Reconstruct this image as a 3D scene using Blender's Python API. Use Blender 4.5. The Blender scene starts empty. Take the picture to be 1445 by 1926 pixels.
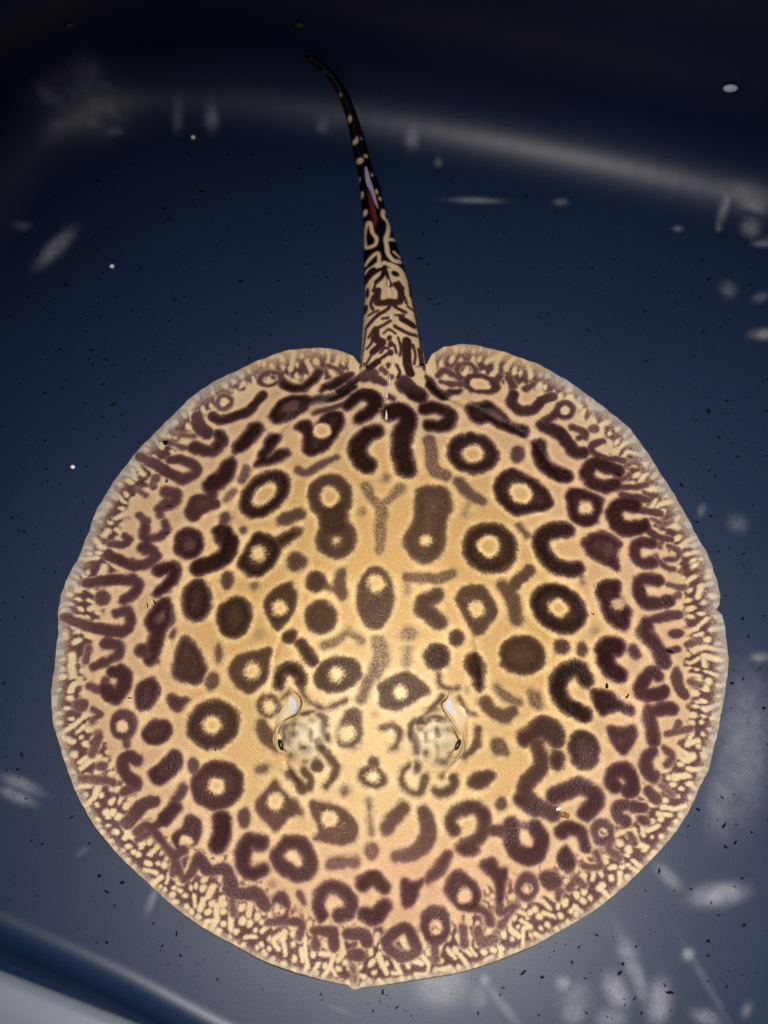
import bpy, bmesh, math, random
import numpy as np
from mathutils import Vector, Matrix
random.seed(7); rng = np.random.default_rng(11)
S = bpy.context.scene; COL = S.collection
# ------------------------------------------------------------------ camera, world, lamp, exposure
CAM = (-0.00364, -0.14052, 0.80000); PITCH = 17.000; VFOV = 45.0
cd = bpy.data.cameras.new('camera'); cam = bpy.data.objects.new('camera', cd); COL.objects.link(cam)
cam.location = CAM; cam.rotation_euler = (math.radians(PITCH), 0, 0)
cd.sensor_fit = 'VERTICAL'; cd.sensor_height = 24; cd.lens = 12/math.tan(math.radians(VFOV/2)); cd.clip_start = .01; cd.clip_end = 50
cd.dof.use_dof = True; cd.dof.focus_distance = .81; cd.dof.aperture_fstop = 2.8
S.camera = cam
wd = bpy.data.worlds.new('World'); S.world = wd; wd.use_nodes = True
wd.node_tree.nodes['Background'].inputs[0].default_value = (.55, .66, .9, 1)
wd.node_tree.nodes['Background'].inputs[1].default_value = .10
ld = bpy.data.lights.new('torch', 'SPOT'); lamp = bpy.data.objects.new('torch', ld); COL.objects.link(lamp)
lamp.location = (.03, -.05, .80)
lamp.rotation_euler = (Vector((.06, -.10, 0))-lamp.location).to_track_quat('-Z', 'Y').to_euler()
ld.energy = 39; ld.color = (1, .965, .92); ld.spot_size = math.radians(82); ld.spot_blend = 1.0; ld.shadow_soft_size = .022
S.view_settings.view_transform = 'Standard'; S.view_settings.look = 'None'; S.view_settings.exposure = 0; S.view_settings.gamma = 1
S.view_settings.use_curve_mapping = False
# ------------------------------------------------------------------ traced measurements (mm)
OUT = np.array([(25.9, 208.3), (29.7, 216.8), (38.4, 223.3), (51.5, 226.1), (64.6, 225.7), (81.4, 221.7), (99.7, 213.6), (117.9, 202.7), (135.9, 190.7), (150.0, 177.6), (163.9, 163.4), (174.7, 148.3), (183.9, 132.9), (191.0, 119.5), (198.3, 105.5), (205.1, 90.6), (209.7, 80.2), (213.2, 71.0), (216.1, 57.9), (218.2, 44.9), (217.8, 39.1), (215.4, 35.9), (219.3, 32.0), (220.2, 21.3), (219.6, 1.7), (216.7, -17.4), (212.8, -36.2), (206.7, -54.1), (201.8, -68.4), (196.4, -77.3), (186.0, -96.2), (175.8, -108.8), (160.9, -123.9), (141.8, -140.6), (123.1, -154.3), (103.8, -164.8), (75.8, -177.4), (44.2, -187.7), (26.1, -190.7), (8.7, -193.5), (-13.8, -196.5), (-17.3, -196.8), (-19.8, -198.0), (-22.7, -198.0), (-25.3, -195.6), (-43.0, -192.2), (-59.2, -187.4), (-75.5, -182.0), (-95.2, -172.5), (-113.4, -163.0), (-132.2, -150.9), (-151.1, -135.2), (-170.6, -117.8), (-185.2, -101.7), (-192.7, -90.1), (-201.2, -74.7), (-210.6, -53.4), (-215.0, -40.9), (-218.0, -23.9), (-218.5, -0.1), (-217.0, 21.3), (-216.5, 46.0), (-211.4, 63.0), (-205.9, 75.4), (-201.6, 89.5), (-198.8, 101.4), (-191.0, 119.5), (-176.8, 140.9), (-154.9, 167.7), (-140.6, 181.9), (-118.8, 199.5), (-94.0, 214.0), (-79.2, 219.6), (-64.4, 222.9), (-53.2, 224.1), (-42.0, 223.7), (-32.6, 220.9), (-25.1, 215.6), (-20.9, 208.7)])
DOMES = [(-50.9, -51.1, 15.5, 8.5), (27.5, -52.1, 15.5, 8.5)]
PITS = [(-62.1, -29.7, 9.0, 3.0), (40.4, -34.4, 9.0, 3.0)]
FOLDS = [(1.8, 2.6, [(-33.9, 187.8), (-62.9, 172.9), (-84.1, 151.2), (-99.3, 122.4), (-107.0, 93.9), (-111.1, 71.3)]), (1.2, 1.8, [(-67.2, 16.2), (-71.7, 2.9), (-74.4, -11.9), (-75.9, -25.0)]), (1.2, 1.8, [(53.9, 9.1), (57.1, -2.5), (57.1, -19.0), (53.2, -32.1)]), (1.6, 2.6, [(39.4, 184.6), (61.3, 175.5), (82.9, 163.8), (98.8, 152.0), (110.7, 132.8)]), (2.5, 1.6, [(-20.8, 205.7), (-23.7, 197.6), (-33.9, 187.8)]), (2.5, 1.6, [(26.0, 205.3), (29.2, 194.3), (39.4, 184.6)]), (1.5, 1.6, [(-64.8, -64.1), (-61.8, -72.0), (-56.8, -78.4)]), (1.5, 1.6, [(41.2, -64.0), (37.9, -69.3), (33.0, -74.0)]), (1.0, 2.0, [(-139.4, 32.7), (-142.9, 15.5), (-139.8, 1.5)]), (1.0, 1.6, [(-65.4, -25.3), (-72.1, -41.4), (-70.2, -56.0), (-63.4, -62.7)]), (1.0, 1.6, [(38.3, -26.2), (48.1, -38.7), (48.6, -54.8), (42.8, -62.9)])]
TAIL = [(2.4, 204.0, 23.1, 0.0), (2.1, 214.7, 22.1, 0.0), (1.0, 237.5, 19.9, 0.0), (0.5, 251.0, 18.5, 0.0), (-1.2, 269.9, 16.2, 0.0), (-5.0, 294.6, 13.3, 0.0), (-7.5, 312.3, 10.7, 0.0), (-9.6, 325.0, 8.9, 0.0), (-12.8, 345.4, 7.8, 0.0), (-15.0, 357.1, 6.8, 0.3), (-17.4, 366.5, 5.5, 1.6), (-21.4, 383.3, 5.1, 6.5), (-25.9, 399.0, 4.1, 13.6), (-31.8, 413.0, 3.5, 22.3), (-37.9, 421.4, 3.3, 28.9), (-44.3, 427.5, 3.1, 34.3), (-51.9, 431.7, 2.9, 38.5), (-57.6, 434.1, 2.5, 40.9), (-60.7, 435.6, 1.2, 42.0)]
# skin markings traced on the body plane: (stroke / patch / pale hole, darkness, half width mm, x, y, ... in mm)
MARKS = [
('p',1,0.0,[-82.1,172.4,-73.2,183.2,-60.1,186.3,-53.9,182.4,-60.8,173.4,-75.7,165.0]),
('h',0.42,0.0,[-62.8,180.8,-62.5,179.0,-63.3,176.9,-65.0,174.9,-67.3,173.3,-69.7,172.6,-71.8,172.9,-73.1,174.0,-73.3,175.8,-72.5,177.8,-70.8,179.8,-68.5,181.4,-66.1,182.2,-64.1,182.0]),
('s',1,2.2,[-54.9,182.3,-44.9,184.5,-33.6,185.3,-24.4,190.5]),
('s',0.8,1.52,[-51.6,173.0,-42.6,175.4,-30.4,178.8]),
('p',1,0.0,[-64.4,161.7,-56.5,166.5,-51.3,161.9,-43.5,171.9,-33.4,172.4,-31.7,164.0,-35.1,154.7,-43.9,142.8,-53.8,140.3,-58.5,145.6,-58.2,155.0]),
('h',0.0,0.0,[-39.1,157.9,-39.7,155.0,-41.4,152.8,-44.1,151.8,-47.1,152.0,-49.8,153.4,-51.7,155.8,-52.4,158.6,-51.8,161.4,-50.0,163.6,-47.4,164.9,-44.4,164.9,-41.7,163.5,-39.8,161.0]),
('p',1,0.0,[-91.2,133.9,-86.1,145.8,-80.6,157.0,-73.8,155.3,-77.5,147.3,-81.7,139.0,-75.9,143.9,-68.5,145.1,-67.8,140.0,-75.6,135.0,-85.5,133.2]),
('s',1,4.71,[-102.4,148.0,-96.5,153.6,-91.8,161.5]),
('s',1,2.76,[-73.7,196.4,-67.4,192.1,-59.2,192.6,-52.2,199.3,-49.2,203.8]),
('p',0.8,0.0,[-74.7,202.6,-74.9,199.8,-76.7,197.2,-79.7,195.1,-83.4,194.0,-87.1,194.1,-89.9,195.4,-91.4,197.7,-91.3,200.4,-89.5,203.1,-86.5,205.3,-82.8,206.3,-79.1,206.2,-76.2,204.8]),
('h',0.0,0.0,[-77.5,201.4,-77.6,199.9,-78.7,198.3,-80.6,197.1,-82.9,196.4,-85.1,196.5,-86.8,197.2,-87.7,198.4,-87.6,200.0,-86.5,201.5,-84.6,202.8,-82.3,203.4,-80.1,203.4,-78.4,202.7]),
('s',0.95,3.06,[-121.6,170.6,-115.4,167.9,-106.5,170.8,-98.5,174.4,-92.6,180.9,-87.7,187.3]),
('p',0.7,0.0,[-108.0,182.2,-108.5,179.5,-110.0,177.3,-112.4,176.0,-115.1,175.9,-117.6,177.0,-119.3,179.1,-120.1,181.8,-119.6,184.5,-118.1,186.8,-115.7,188.0,-113.0,188.1,-110.5,187.0,-108.7,184.9]),
('h',0.0,0.0,[-111.2,182.1,-111.5,180.7,-112.2,179.6,-113.4,178.9,-114.8,178.9,-116.0,179.4,-116.9,180.5,-117.3,181.9,-117.0,183.3,-116.3,184.4,-115.1,185.1,-113.7,185.1,-112.5,184.5,-111.6,183.5]),
('p',1,0.0,[-69.3,125.5,-66.9,119.5,-67.8,112.0,-71.7,104.6,-77.9,98.9,-85.1,95.8,-92.0,95.9,-97.2,99.2,-99.6,104.9,-98.7,112.1,-94.7,119.3,-88.5,125.1,-81.2,128.5,-74.3,128.7]),
('h',0.0,0.0,[-75.5,119.5,-74.5,116.6,-75.2,112.8,-77.5,108.9,-81.0,105.7,-84.9,103.9,-88.4,103.6,-91.0,105.1,-92.0,108.0,-91.3,111.7,-89.0,115.5,-85.5,118.7,-81.6,120.7,-78.0,121.0]),
('s',0.6,3.01,[-61.4,129.1,-55.3,126.4,-45.6,132.7,-35.7,136.3]),
('p',0.8,0.0,[-24.6,106.4,-25.9,99.3,-29.8,93.9,-35.4,91.1,-41.8,91.6,-47.7,95.2,-51.9,101.1,-53.5,108.2,-52.3,115.2,-48.4,120.8,-42.7,123.8,-36.2,123.4,-30.3,119.8,-26.1,113.7]),
('p',0.8,0.0,[-21.9,74.9,-23.0,69.1,-26.5,64.5,-31.4,62.1,-37.0,62.4,-42.1,65.3,-45.7,70.2,-47.1,76.3,-46.0,82.3,-42.6,87.0,-37.5,89.4,-31.9,89.1,-26.8,86.1,-23.2,81.0]),
('s',0.85,8.87,[-37.3,97.3,-36.1,86.2]),
('h',0.0,0.0,[-32.9,106.5,-33.4,103.2,-35.2,100.7,-37.8,99.4,-40.8,99.6,-43.5,101.2,-45.4,104.0,-46.2,107.3,-45.6,110.5,-43.8,113.1,-41.2,114.4,-38.2,114.3,-35.5,112.6,-33.6,109.9]),
('h',0.12,0.0,[-31.8,74.9,-32.0,73.6,-32.7,72.6,-33.8,72.1,-35.0,72.2,-36.0,72.8,-36.8,73.9,-37.1,75.2,-36.9,76.4,-36.1,77.4,-35.1,77.9,-33.9,77.9,-32.8,77.2,-32.0,76.2]),
('s',1,5.48,[-9.1,154.0,-16.0,151.4,-21.4,142.8,-19.3,133.6,-13.9,128.1]),
('s',1,5.95,[0.8,167.5,8.8,169.3,12.2,161.7,8.7,151.4,8.1,140.3,10.5,125.9]),
('s',0.45,3.82,[-15.7,113.2,-9.9,101.9,-5.1,95.4,-6.0,81.7,-6.0,67.3]),
('s',0.45,3.83,[7.4,111.5,-1.2,101.6]),
('p',0.4,0.0,[1.2,117.7,0.8,116.0,-0.1,114.7,-1.4,114.0,-2.9,114.0,-4.3,114.8,-5.2,116.2,-5.6,117.9,-5.2,119.5,-4.3,120.8,-2.9,121.5,-1.4,121.5,-0.1,120.7,0.9,119.4]),
('h',0.0,0.0,[-1.2,108.0,-1.6,106.3,-2.7,105.0,-4.2,104.3,-5.9,104.3,-7.5,105.1,-8.5,106.5,-8.9,108.3,-8.6,109.9,-7.5,111.2,-5.9,111.9,-4.2,111.8,-2.7,111.0,-1.6,109.7]),
('p',0.4,0.0,[-15.0,94.7,-15.3,93.5,-15.9,92.6,-16.9,92.1,-18.0,92.2,-19.0,92.7,-19.7,93.8,-20.0,95.0,-19.8,96.2,-19.1,97.1,-18.1,97.6,-17.0,97.5,-16.0,96.9,-15.3,95.9]),
('s',0.72,3.94,[-69.4,92.1,-59.2,95.5]),
('s',0.9,3.46,[-71.3,76.4,-61.7,81.8]),
('p',0.6,0.0,[-93.9,86.5,-94.1,85.4,-94.7,84.4,-95.8,84.0,-96.9,84.0,-98.0,84.6,-98.7,85.6,-99.1,86.9,-98.9,88.1,-98.2,89.0,-97.2,89.5,-96.0,89.4,-95.0,88.8,-94.2,87.8]),
('s',1,3.83,[-28.4,177.4,-20.3,183.8,-12.2,181.1,-9.1,173.7,-14.1,169.0,-20.1,165.8]),
('s',0.6,1.85,[-43.2,209.7,-35.9,206.1,-31.8,201.1]),
('s',1,2.06,[-44.9,192.4,-36.8,194.3,-26.6,201.7]),
('s',0.95,3.67,[-117.0,157.7,-114.9,153.5,-118.6,147.1]),
('s',0.95,4.64,[-108.9,134.7,-113.5,127.0,-119.1,120.5]),
('s',0.5,1.77,[-104.9,115.9,-110.4,108.4]),
('s',0.65,2.5,[-96.7,131.0,-99.4,123.8]),
('s',0.65,2.5,[-109.1,98.2,-111.7,91.9]),
('s',1,3.29,[23.7,198.0,30.7,189.8,36.8,184.2]),
('s',0.9,1.54,[38.9,186.7,49.1,189.3]),
('s',1,4.04,[23.9,173.7,31.5,175.5,39.5,172.0,41.5,166.5,36.3,161.8,28.2,160.9]),
('p',1,0.0,[53.0,179.0,63.2,180.3,69.4,181.7,79.3,172.8,85.1,165.1,94.0,162.6,92.8,155.8,83.6,157.8,74.7,162.2,67.8,166.6,60.6,163.9,54.7,169.2]),
('h',0.5,0.0,[79.5,167.0,78.2,166.5,76.1,167.0,73.6,168.6,71.2,170.8,69.4,173.1,68.6,175.1,68.9,176.6,70.2,177.2,72.4,176.7,74.9,175.1,77.2,172.9,78.9,170.4,79.8,168.3]),
('p',1,0.0,[72.9,138.7,70.0,132.8,64.5,128.5,57.3,126.5,50.0,127.6,44.0,131.2,40.3,136.9,39.8,143.5,42.7,150.0,48.2,154.7,55.4,156.4,62.8,155.2,68.9,151.2,72.5,145.3]),
('h',0.0,0.0,[64.1,142.0,63.2,138.9,61.0,136.3,57.9,134.7,54.5,134.5,51.5,135.7,49.5,138.1,48.8,141.2,49.7,144.5,51.9,147.1,55.0,148.7,58.4,148.8,61.4,147.5,63.5,145.1]),
('s',0.5,3.99,[26.9,148.9,28.7,137.8,29.5,126.9,37.4,123.3]),
('s',0.6,4.47,[46.2,119.4,52.8,110.8,60.6,106.0]),
('s',0.4,2.17,[53.6,106.5,49.3,95.4]),
('p',0.75,0.0,[90.6,141.6,90.1,139.0,88.8,136.9,87.1,135.7,85.2,135.6,83.6,136.7,82.5,138.7,82.2,141.3,82.7,144.0,84.0,146.1,85.7,147.3,87.6,147.4,89.2,146.3,90.3,144.2]),
('s',1,5.13,[101.7,149.0,103.1,138.8,109.8,130.5,118.6,127.2]),
('p',1,0.0,[70.0,116.6,75.4,126.7,83.5,130.1,92.4,126.2,104.0,117.9,108.8,106.1,105.1,101.9,92.1,99.5,83.1,97.5,74.5,105.1]),
('h',0.0,0.0,[94.5,108.3,92.0,106.0,88.6,105.2,85.1,106.0,82.1,108.2,80.2,111.4,79.9,115.0,81.1,118.3,83.7,120.6,87.1,121.5,90.7,120.8,93.7,118.6,95.5,115.3,95.8,111.6]),
('s',0.9,2.85,[85.8,187.1,84.1,181.5,90.4,174.7,99.5,175.7,105.0,182.8,113.5,186.7]),
('s',0.8,2.26,[83.4,200.1,86.2,194.1]),
('s',0.8,1.64,[94.2,191.9,99.6,195.5]),
('p',0.75,0.0,[61.3,202.8,59.7,199.9,57.0,198.1,53.5,197.6,50.1,198.6,47.4,200.8,45.9,203.9,45.9,207.2,47.5,210.1,50.3,212.0,53.8,212.5,57.2,211.5,59.9,209.2,61.4,206.1]),
('h',0.0,0.0,[58.1,203.7,57.1,201.9,55.5,200.7,53.5,200.4,51.5,201.0,50.0,202.3,49.1,204.2,49.2,206.3,50.1,208.1,51.8,209.3,53.8,209.6,55.8,209.0,57.3,207.7,58.1,205.7]),
('p',0.85,0.0,[76.7,192.7,74.8,189.7,70.9,187.9,65.6,187.4,60.0,188.3,55.3,190.5,52.3,193.7,51.6,197.2,53.4,200.2,57.4,202.1,62.7,202.6,68.3,201.7,73.1,199.4,76.1,196.1]),
('h',0.0,0.0,[70.8,193.6,69.6,191.8,67.2,190.7,64.0,190.4,60.6,190.9,57.7,192.3,55.9,194.2,55.5,196.3,56.6,198.1,59.0,199.2,62.2,199.5,65.6,199.0,68.5,197.6,70.4,195.6]),
('s',0.8,2.07,[72.9,196.2,77.2,201.6]),
('s',0.8,1.86,[34.0,200.8,39.2,204.7,49.4,199.2]),
('s',0.7,1.44,[36.0,196.2,45.2,194.5,53.4,195.9]),
('p',0.85,0.0,[128.3,176.6,127.4,173.5,125.3,171.0,122.4,169.5,119.2,169.3,116.5,170.5,114.7,172.8,114.2,175.8,115.1,179.0,117.2,181.6,120.1,183.1,123.2,183.2,125.9,181.9,127.7,179.6]),
('h',0.0,0.0,[124.7,176.1,124.3,174.5,123.3,173.2,122.0,172.4,120.5,172.3,119.2,173.0,118.3,174.2,118.1,175.8,118.5,177.4,119.5,178.7,120.9,179.5,122.4,179.6,123.7,178.9,124.5,177.7]),
('s',0.95,3.82,[104.2,163.8,114.2,160.8,121.0,152.4,126.6,144.8,132.5,144.1]),
('s',0.85,2.24,[114.8,173.0,105.2,164.9]),
('s',0.75,1.84,[125.6,163.4,131.5,160.2,133.7,155.7]),
('p',0.75,0.0,[17.5,109.2,27.3,114.7,38.1,112.1,40.7,101.2,36.4,85.7,35.1,70.8,28.2,60.2,19.7,58.7,11.3,65.5,9.5,75.7,15.3,88.4]),
('h',0.05,0.0,[26.6,74.4,26.3,72.8,25.3,71.4,23.9,70.6,22.4,70.6,21.0,71.2,20.1,72.4,19.8,74.0,20.1,75.7,21.1,77.0,22.5,77.8,24.0,77.9,25.4,77.3,26.3,76.0]),
('s',0.55,2.81,[85.7,89.7,90.4,82.8]),
('s',0.9,2.98,[119.4,153.8,125.0,145.2,131.9,143.9]),
('s',0.8,1.42,[124.9,162.6,132.0,161.7,134.8,158.3,129.5,154.9]),
('p',0.65,0.0,[144.0,162.4,143.6,161.4,142.5,160.5,140.9,160.0,139.2,160.0,137.6,160.4,136.6,161.3,136.3,162.4,136.8,163.5,137.9,164.3,139.5,164.8,141.2,164.8,142.7,164.4,143.7,163.5]),
('s',0.8,2.01,[145.6,152.9,138.2,149.3,138.9,143.8,146.8,140.7,159.0,139.2]),
('s',0.98,3.81,[155.5,131.6,146.4,134.3,138.5,136.3,133.6,128.9,137.8,122.7,145.8,119.8,152.9,122.0]),
('s',0.8,1.63,[153.8,119.9,165.8,120.1,174.2,122.6]),
('s',0.7,1.42,[152.3,129.3,157.1,125.3,162.4,128.6]),
('p',1,0.0,[119.1,114.4,128.5,117.6,142.4,112.5,141.9,104.0,137.1,93.2,129.0,91.9,121.3,96.9]),
('h',0.0,0.0,[137.4,105.0,136.7,102.7,135.1,100.8,132.8,99.7,130.3,99.6,128.2,100.5,126.7,102.2,126.3,104.5,127.0,106.8,128.6,108.7,130.9,109.8,133.4,110.0,135.6,109.1,137.0,107.3]),
('s',1,4.2,[164.8,106.2,155.8,107.1,150.5,100.7,152.9,92.5,161.8,90.2,171.1,93.1]),
('s',0.8,1.83,[157.3,113.5,165.2,112.5,175.4,111.0]),
('s',0.8,1.86,[169.7,103.3,183.1,102.1]),
('s',0.8,1.61,[171.1,93.1,176.5,85.9,188.4,83.1]),
('s',1,5.12,[116.9,88.3,106.9,87.0,100.2,81.6,100.7,72.3,107.6,63.3,117.3,60.6,123.3,61.9]),
('p',0.95,0.0,[128.2,80.2,135.6,86.8,145.6,86.2,153.4,80.4,150.9,72.2,151.1,61.8,143.4,64.8,132.7,70.4,128.4,75.1]),
('h',0.55,0.0,[150.8,75.3,150.3,73.7,149.0,72.4,147.3,71.6,145.5,71.5,143.8,72.2,142.7,73.4,142.4,75.0,142.9,76.6,144.1,77.9,145.8,78.7,147.7,78.7,149.4,78.1,150.5,76.9]),
('s',0.9,3.1,[175.0,80.5,167.1,80.5,162.9,76.3,163.8,69.0,168.0,66.5,174.9,67.1]),
('s',0.75,1.63,[177.2,71.2,181.8,64.4,188.8,62.7]),
('s',0.7,1.64,[185.9,78.8,192.8,75.0,190.3,69.8,182.1,69.4]),
('s',0.4,1.76,[125.2,60.0,126.8,52.0]),
('s',0.6,1.62,[179.8,78.5,183.4,83.9]),
('s',0.6,1.43,[176.5,97.5,184.5,94.7,190.8,97.1]),
('s',0.6,1.42,[160.8,135.0,167.1,138.4,172.9,133.2]),
('p',1,0.0,[124.8,23.8,119.5,19.5,112.2,18.2,104.4,19.9,97.6,24.4,93.2,30.7,92.0,37.8,94.4,44.3,99.9,48.8,107.2,50.4,115.1,48.6,121.9,43.9,126.1,37.2,127.2,30.1]),
('h',0.0,0.0,[116.2,32.1,114.5,29.6,111.7,28.1,108.6,27.8,105.6,28.8,103.3,30.8,102.3,33.4,102.7,36.3,104.4,38.8,107.2,40.3,110.4,40.6,113.4,39.7,115.6,37.6,116.6,34.9]),
('p',1,0.0,[135.4,49.7,143.5,53.5,150.4,52.6,150.7,43.1,156.2,35.4,156.9,30.5,152.4,20.7,145.7,23.4,140.1,29.0,137.2,38.7]),
('h',0.2,0.0,[154.8,38.1,154.1,36.1,152.6,34.5,150.4,33.5,148.1,33.4,146.1,34.2,144.8,35.7,144.4,37.6,145.0,39.6,146.5,41.3,148.7,42.3,151.0,42.4,153.0,41.6,154.4,40.1]),
('s',0.92,3.49,[177.3,54.9,165.9,54.6,163.5,47.7,167.6,39.9,173.5,39.1,183.2,41.1]),
('p',0.8,0.0,[114.7,6.6,113.4,5.3,111.5,4.7,109.3,5.0,107.4,6.0,106.1,7.6,105.7,9.5,106.2,11.3,107.6,12.6,109.5,13.2,111.7,12.9,113.6,11.9,114.8,10.2,115.3,8.3]),
('p',0.75,0.0,[127.0,7.4,126.6,5.5,125.6,4.0,124.4,3.1,123.0,3.1,121.8,3.9,121.0,5.4,120.8,7.3,121.2,9.1,122.1,10.7,123.4,11.6,124.8,11.6,126.0,10.8,126.8,9.3]),
('p',0.32,0.0,[135.6,19.4,135.3,18.2,134.5,17.2,133.3,16.6,132.1,16.6,131.1,17.1,130.4,18.0,130.2,19.2,130.5,20.4,131.3,21.4,132.4,21.9,133.6,22.0,134.7,21.5,135.4,20.5]),
('s',1,5.15,[147.1,10.1,139.7,9.8,138.6,1.0,142.2,-5.5,146.9,-8.2]),
('p',0.88,0.0,[161.3,8.0,162.0,6.0,162.1,4.1,161.4,2.7,160.2,2.0,158.7,2.2,157.1,3.2,155.8,4.9,155.1,6.9,155.1,8.9,155.7,10.3,156.9,11.0,158.5,10.8,160.0,9.7]),
('s',0.4,1.93,[149.0,8.2,155.7,6.5]),
('s',1,4.81,[125.5,-11.5,121.0,-5.5,113.8,-6.6,107.7,-12.9,107.3,-20.5,111.3,-27.8,116.9,-31.4,123.5,-34.0]),
('p',1,0.0,[129.6,-18.9,135.9,-18.7,143.4,-21.4,149.0,-26.0,155.4,-29.7,154.3,-33.4,146.9,-30.6,139.2,-31.6,134.3,-33.6,130.7,-27.2]),
('s',0.9,3.86,[168.5,26.0,165.9,19.0,171.3,13.2,175.6,5.5,177.2,-0.2]),
('s',0.8,2.42,[169.6,27.1,179.7,30.2,189.4,32.2]),
('p',0.8,0.0,[191.3,19.5,190.7,18.3,189.3,17.4,187.4,16.8,185.3,16.7,183.4,17.2,182.2,18.1,181.8,19.3,182.4,20.6,183.8,21.5,185.7,22.1,187.8,22.1,189.7,21.6,190.9,20.7]),
('s',0.75,1.99,[175.7,6.5,186.6,8.6]),
('s',0.9,3.35,[173.0,-8.7,168.4,-6.3,162.5,-13.6,160.2,-18.9,166.2,-21.2,176.1,-19.1]),
('s',0.75,2.91,[184.6,-6.7,186.2,-15.1,189.8,-20.7]),
('s',0.85,3.59,[180.3,-29.4,170.4,-30.6,165.5,-33.4,167.0,-41.7,167.6,-49.9]),
('s',0.85,4.27,[88.9,-46.7,94.7,-41.5,102.3,-42.7,105.5,-47.1]),
('p',0.9,0.0,[131.6,-54.0,131.5,-59.1,129.6,-63.6,126.3,-66.6,122.3,-67.4,118.2,-66.0,114.9,-62.6,113.1,-57.9,113.0,-52.8,114.8,-48.3,118.1,-45.3,122.3,-44.4,126.4,-45.8,129.8,-49.2]),
('p',0.88,0.0,[138.6,-41.9,146.2,-42.7,154.8,-40.8,156.4,-46.4,152.1,-54.7,147.1,-58.5,141.7,-53.0]),
('h',0.5,0.0,[149.4,-50.2,149.0,-51.4,148.0,-52.4,146.7,-52.9,145.3,-52.9,144.0,-52.4,143.2,-51.5,142.9,-50.2,143.3,-49.0,144.3,-48.0,145.6,-47.5,147.1,-47.5,148.3,-48.0,149.2,-49.0]),
('s',0.45,3.83,[89.5,-22.0,94.1,-29.2]),
('s',0.6,1.76,[193.8,11.8,202.0,14.9]),
('s',0.6,1.55,[194.0,-12.2,200.7,-14.0]),
('s',0.6,1.56,[180.4,41.1,190.3,45.0]),
('s',0.6,1.59,[184.0,52.0,194.7,50.1]),
('s',0.6,1.79,[182.4,-44.2,184.6,-38.6]),
('s',0.6,1.58,[176.5,-45.3,192.3,-42.1]),
('p',0.95,0.0,[82.2,69.0,78.4,62.0,71.9,57.1,64.2,55.2,56.7,56.6,51.0,61.1,47.9,67.9,48.3,75.7,52.0,82.8,58.4,87.9,66.2,89.8,73.8,88.2,79.7,83.4,82.7,76.6]),
('h',0.0,0.0,[72.6,73.9,71.7,70.2,69.4,67.2,66.1,65.3,62.6,65.0,59.6,66.3,57.5,69.0,56.8,72.5,57.8,76.2,60.0,79.4,63.3,81.3,66.8,81.5,69.9,80.2,72.0,77.5]),
('s',0.5,3.59,[11.1,48.5,19.5,48.7,30.8,48.2,40.3,52.8]),
('s',0.42,2.32,[11.1,47.5,11.1,39.8]),
('s',0.78,4.82,[29.7,37.4,23.1,33.3,20.7,28.9,24.8,24.8,31.3,20.2]),
('p',0.72,0.0,[42.4,39.0,49.6,44.0,59.3,45.3,65.8,36.9,68.4,27.4,63.3,20.2,55.0,12.1,49.0,20.2,43.6,30.4]),
('h',0.0,0.0,[60.3,30.1,59.7,27.8,58.2,25.8,56.0,24.6,53.7,24.4,51.6,25.3,50.2,27.1,49.7,29.3,50.3,31.7,51.8,33.6,54.0,34.8,56.3,35.0,58.4,34.2,59.8,32.4]),
('s',0.62,4.92,[73.0,46.5,78.6,39.0,81.0,25.5]),
('s',0.68,3.78,[79.9,47.0,91.3,59.1]),
('p',0.85,0.0,[98.6,0.3,96.0,-4.8,91.1,-8.6,84.8,-10.3,78.4,-9.6,73.1,-6.7,70.0,-2.1,69.6,3.3,72.1,8.5,77.0,12.4,83.4,14.2,89.9,13.6,95.2,10.6,98.3,5.8]),
('p',0.78,0.0,[45.7,10.5,45.3,8.4,44.2,6.7,42.6,5.6,40.8,5.6,39.3,6.4,38.2,8.1,37.9,10.1,38.3,12.3,39.4,14.0,41.0,15.0,42.8,15.1,44.3,14.3,45.4,12.6]),
('p',0.88,0.0,[36.7,-1.9,35.9,-5.5,33.7,-8.3,30.7,-10.0,27.4,-10.1,24.4,-8.6,22.3,-5.8,21.6,-2.4,22.4,1.2,24.5,4.0,27.5,5.7,30.9,5.8,33.9,4.3,36.0,1.5]),
('p',0.97,0.0,[47.6,-4.2,53.4,1.7,58.0,-5.3,58.6,-14.5,55.8,-22.3,52.1,-15.8,48.0,-8.8]),
('p',0.42,0.0,[17.0,11.4,16.5,8.9,14.9,6.9,12.6,5.8,10.1,5.7,7.8,6.8,6.2,8.8,5.7,11.3,6.2,13.8,7.8,15.9,10.1,17.0,12.7,17.0,14.9,15.9,16.5,13.9]),
('s',0.38,3.64,[10.9,3.0,10.3,-7.1]),
('s',0.42,5.47,[-7.4,7.6,-5.6,-2.5,-9.2,-11.7]),
('p',0.72,0.0,[-5.6,-19.8,7.1,-12.6,16.2,-14.3,23.9,-23.2,17.0,-28.7,4.4,-35.0,-4.7,-32.3,-6.0,-25.2]),
('h',0.0,0.0,[10.7,-24.2,10.3,-26.2,9.0,-27.8,7.2,-28.6,5.2,-28.6,3.4,-27.8,2.1,-26.2,1.7,-24.3,2.1,-22.4,3.4,-20.8,5.2,-19.9,7.2,-19.9,9.0,-20.8,10.3,-22.3]),
('s',0.5,3.36,[67.1,-19.5,73.7,-25.5,81.3,-27.9]),
('s',0.62,4.01,[59.4,-29.0,64.0,-34.2,71.6,-36.5,77.4,-33.5]),
('p',0.5,0.0,[97.2,-25.3,96.6,-27.8,95.1,-29.9,93.0,-31.0,90.6,-31.1,88.5,-30.1,87.1,-28.2,86.7,-25.8,87.2,-23.3,88.8,-21.2,90.9,-20.0,93.3,-19.9,95.4,-20.9,96.8,-22.9]),
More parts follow.
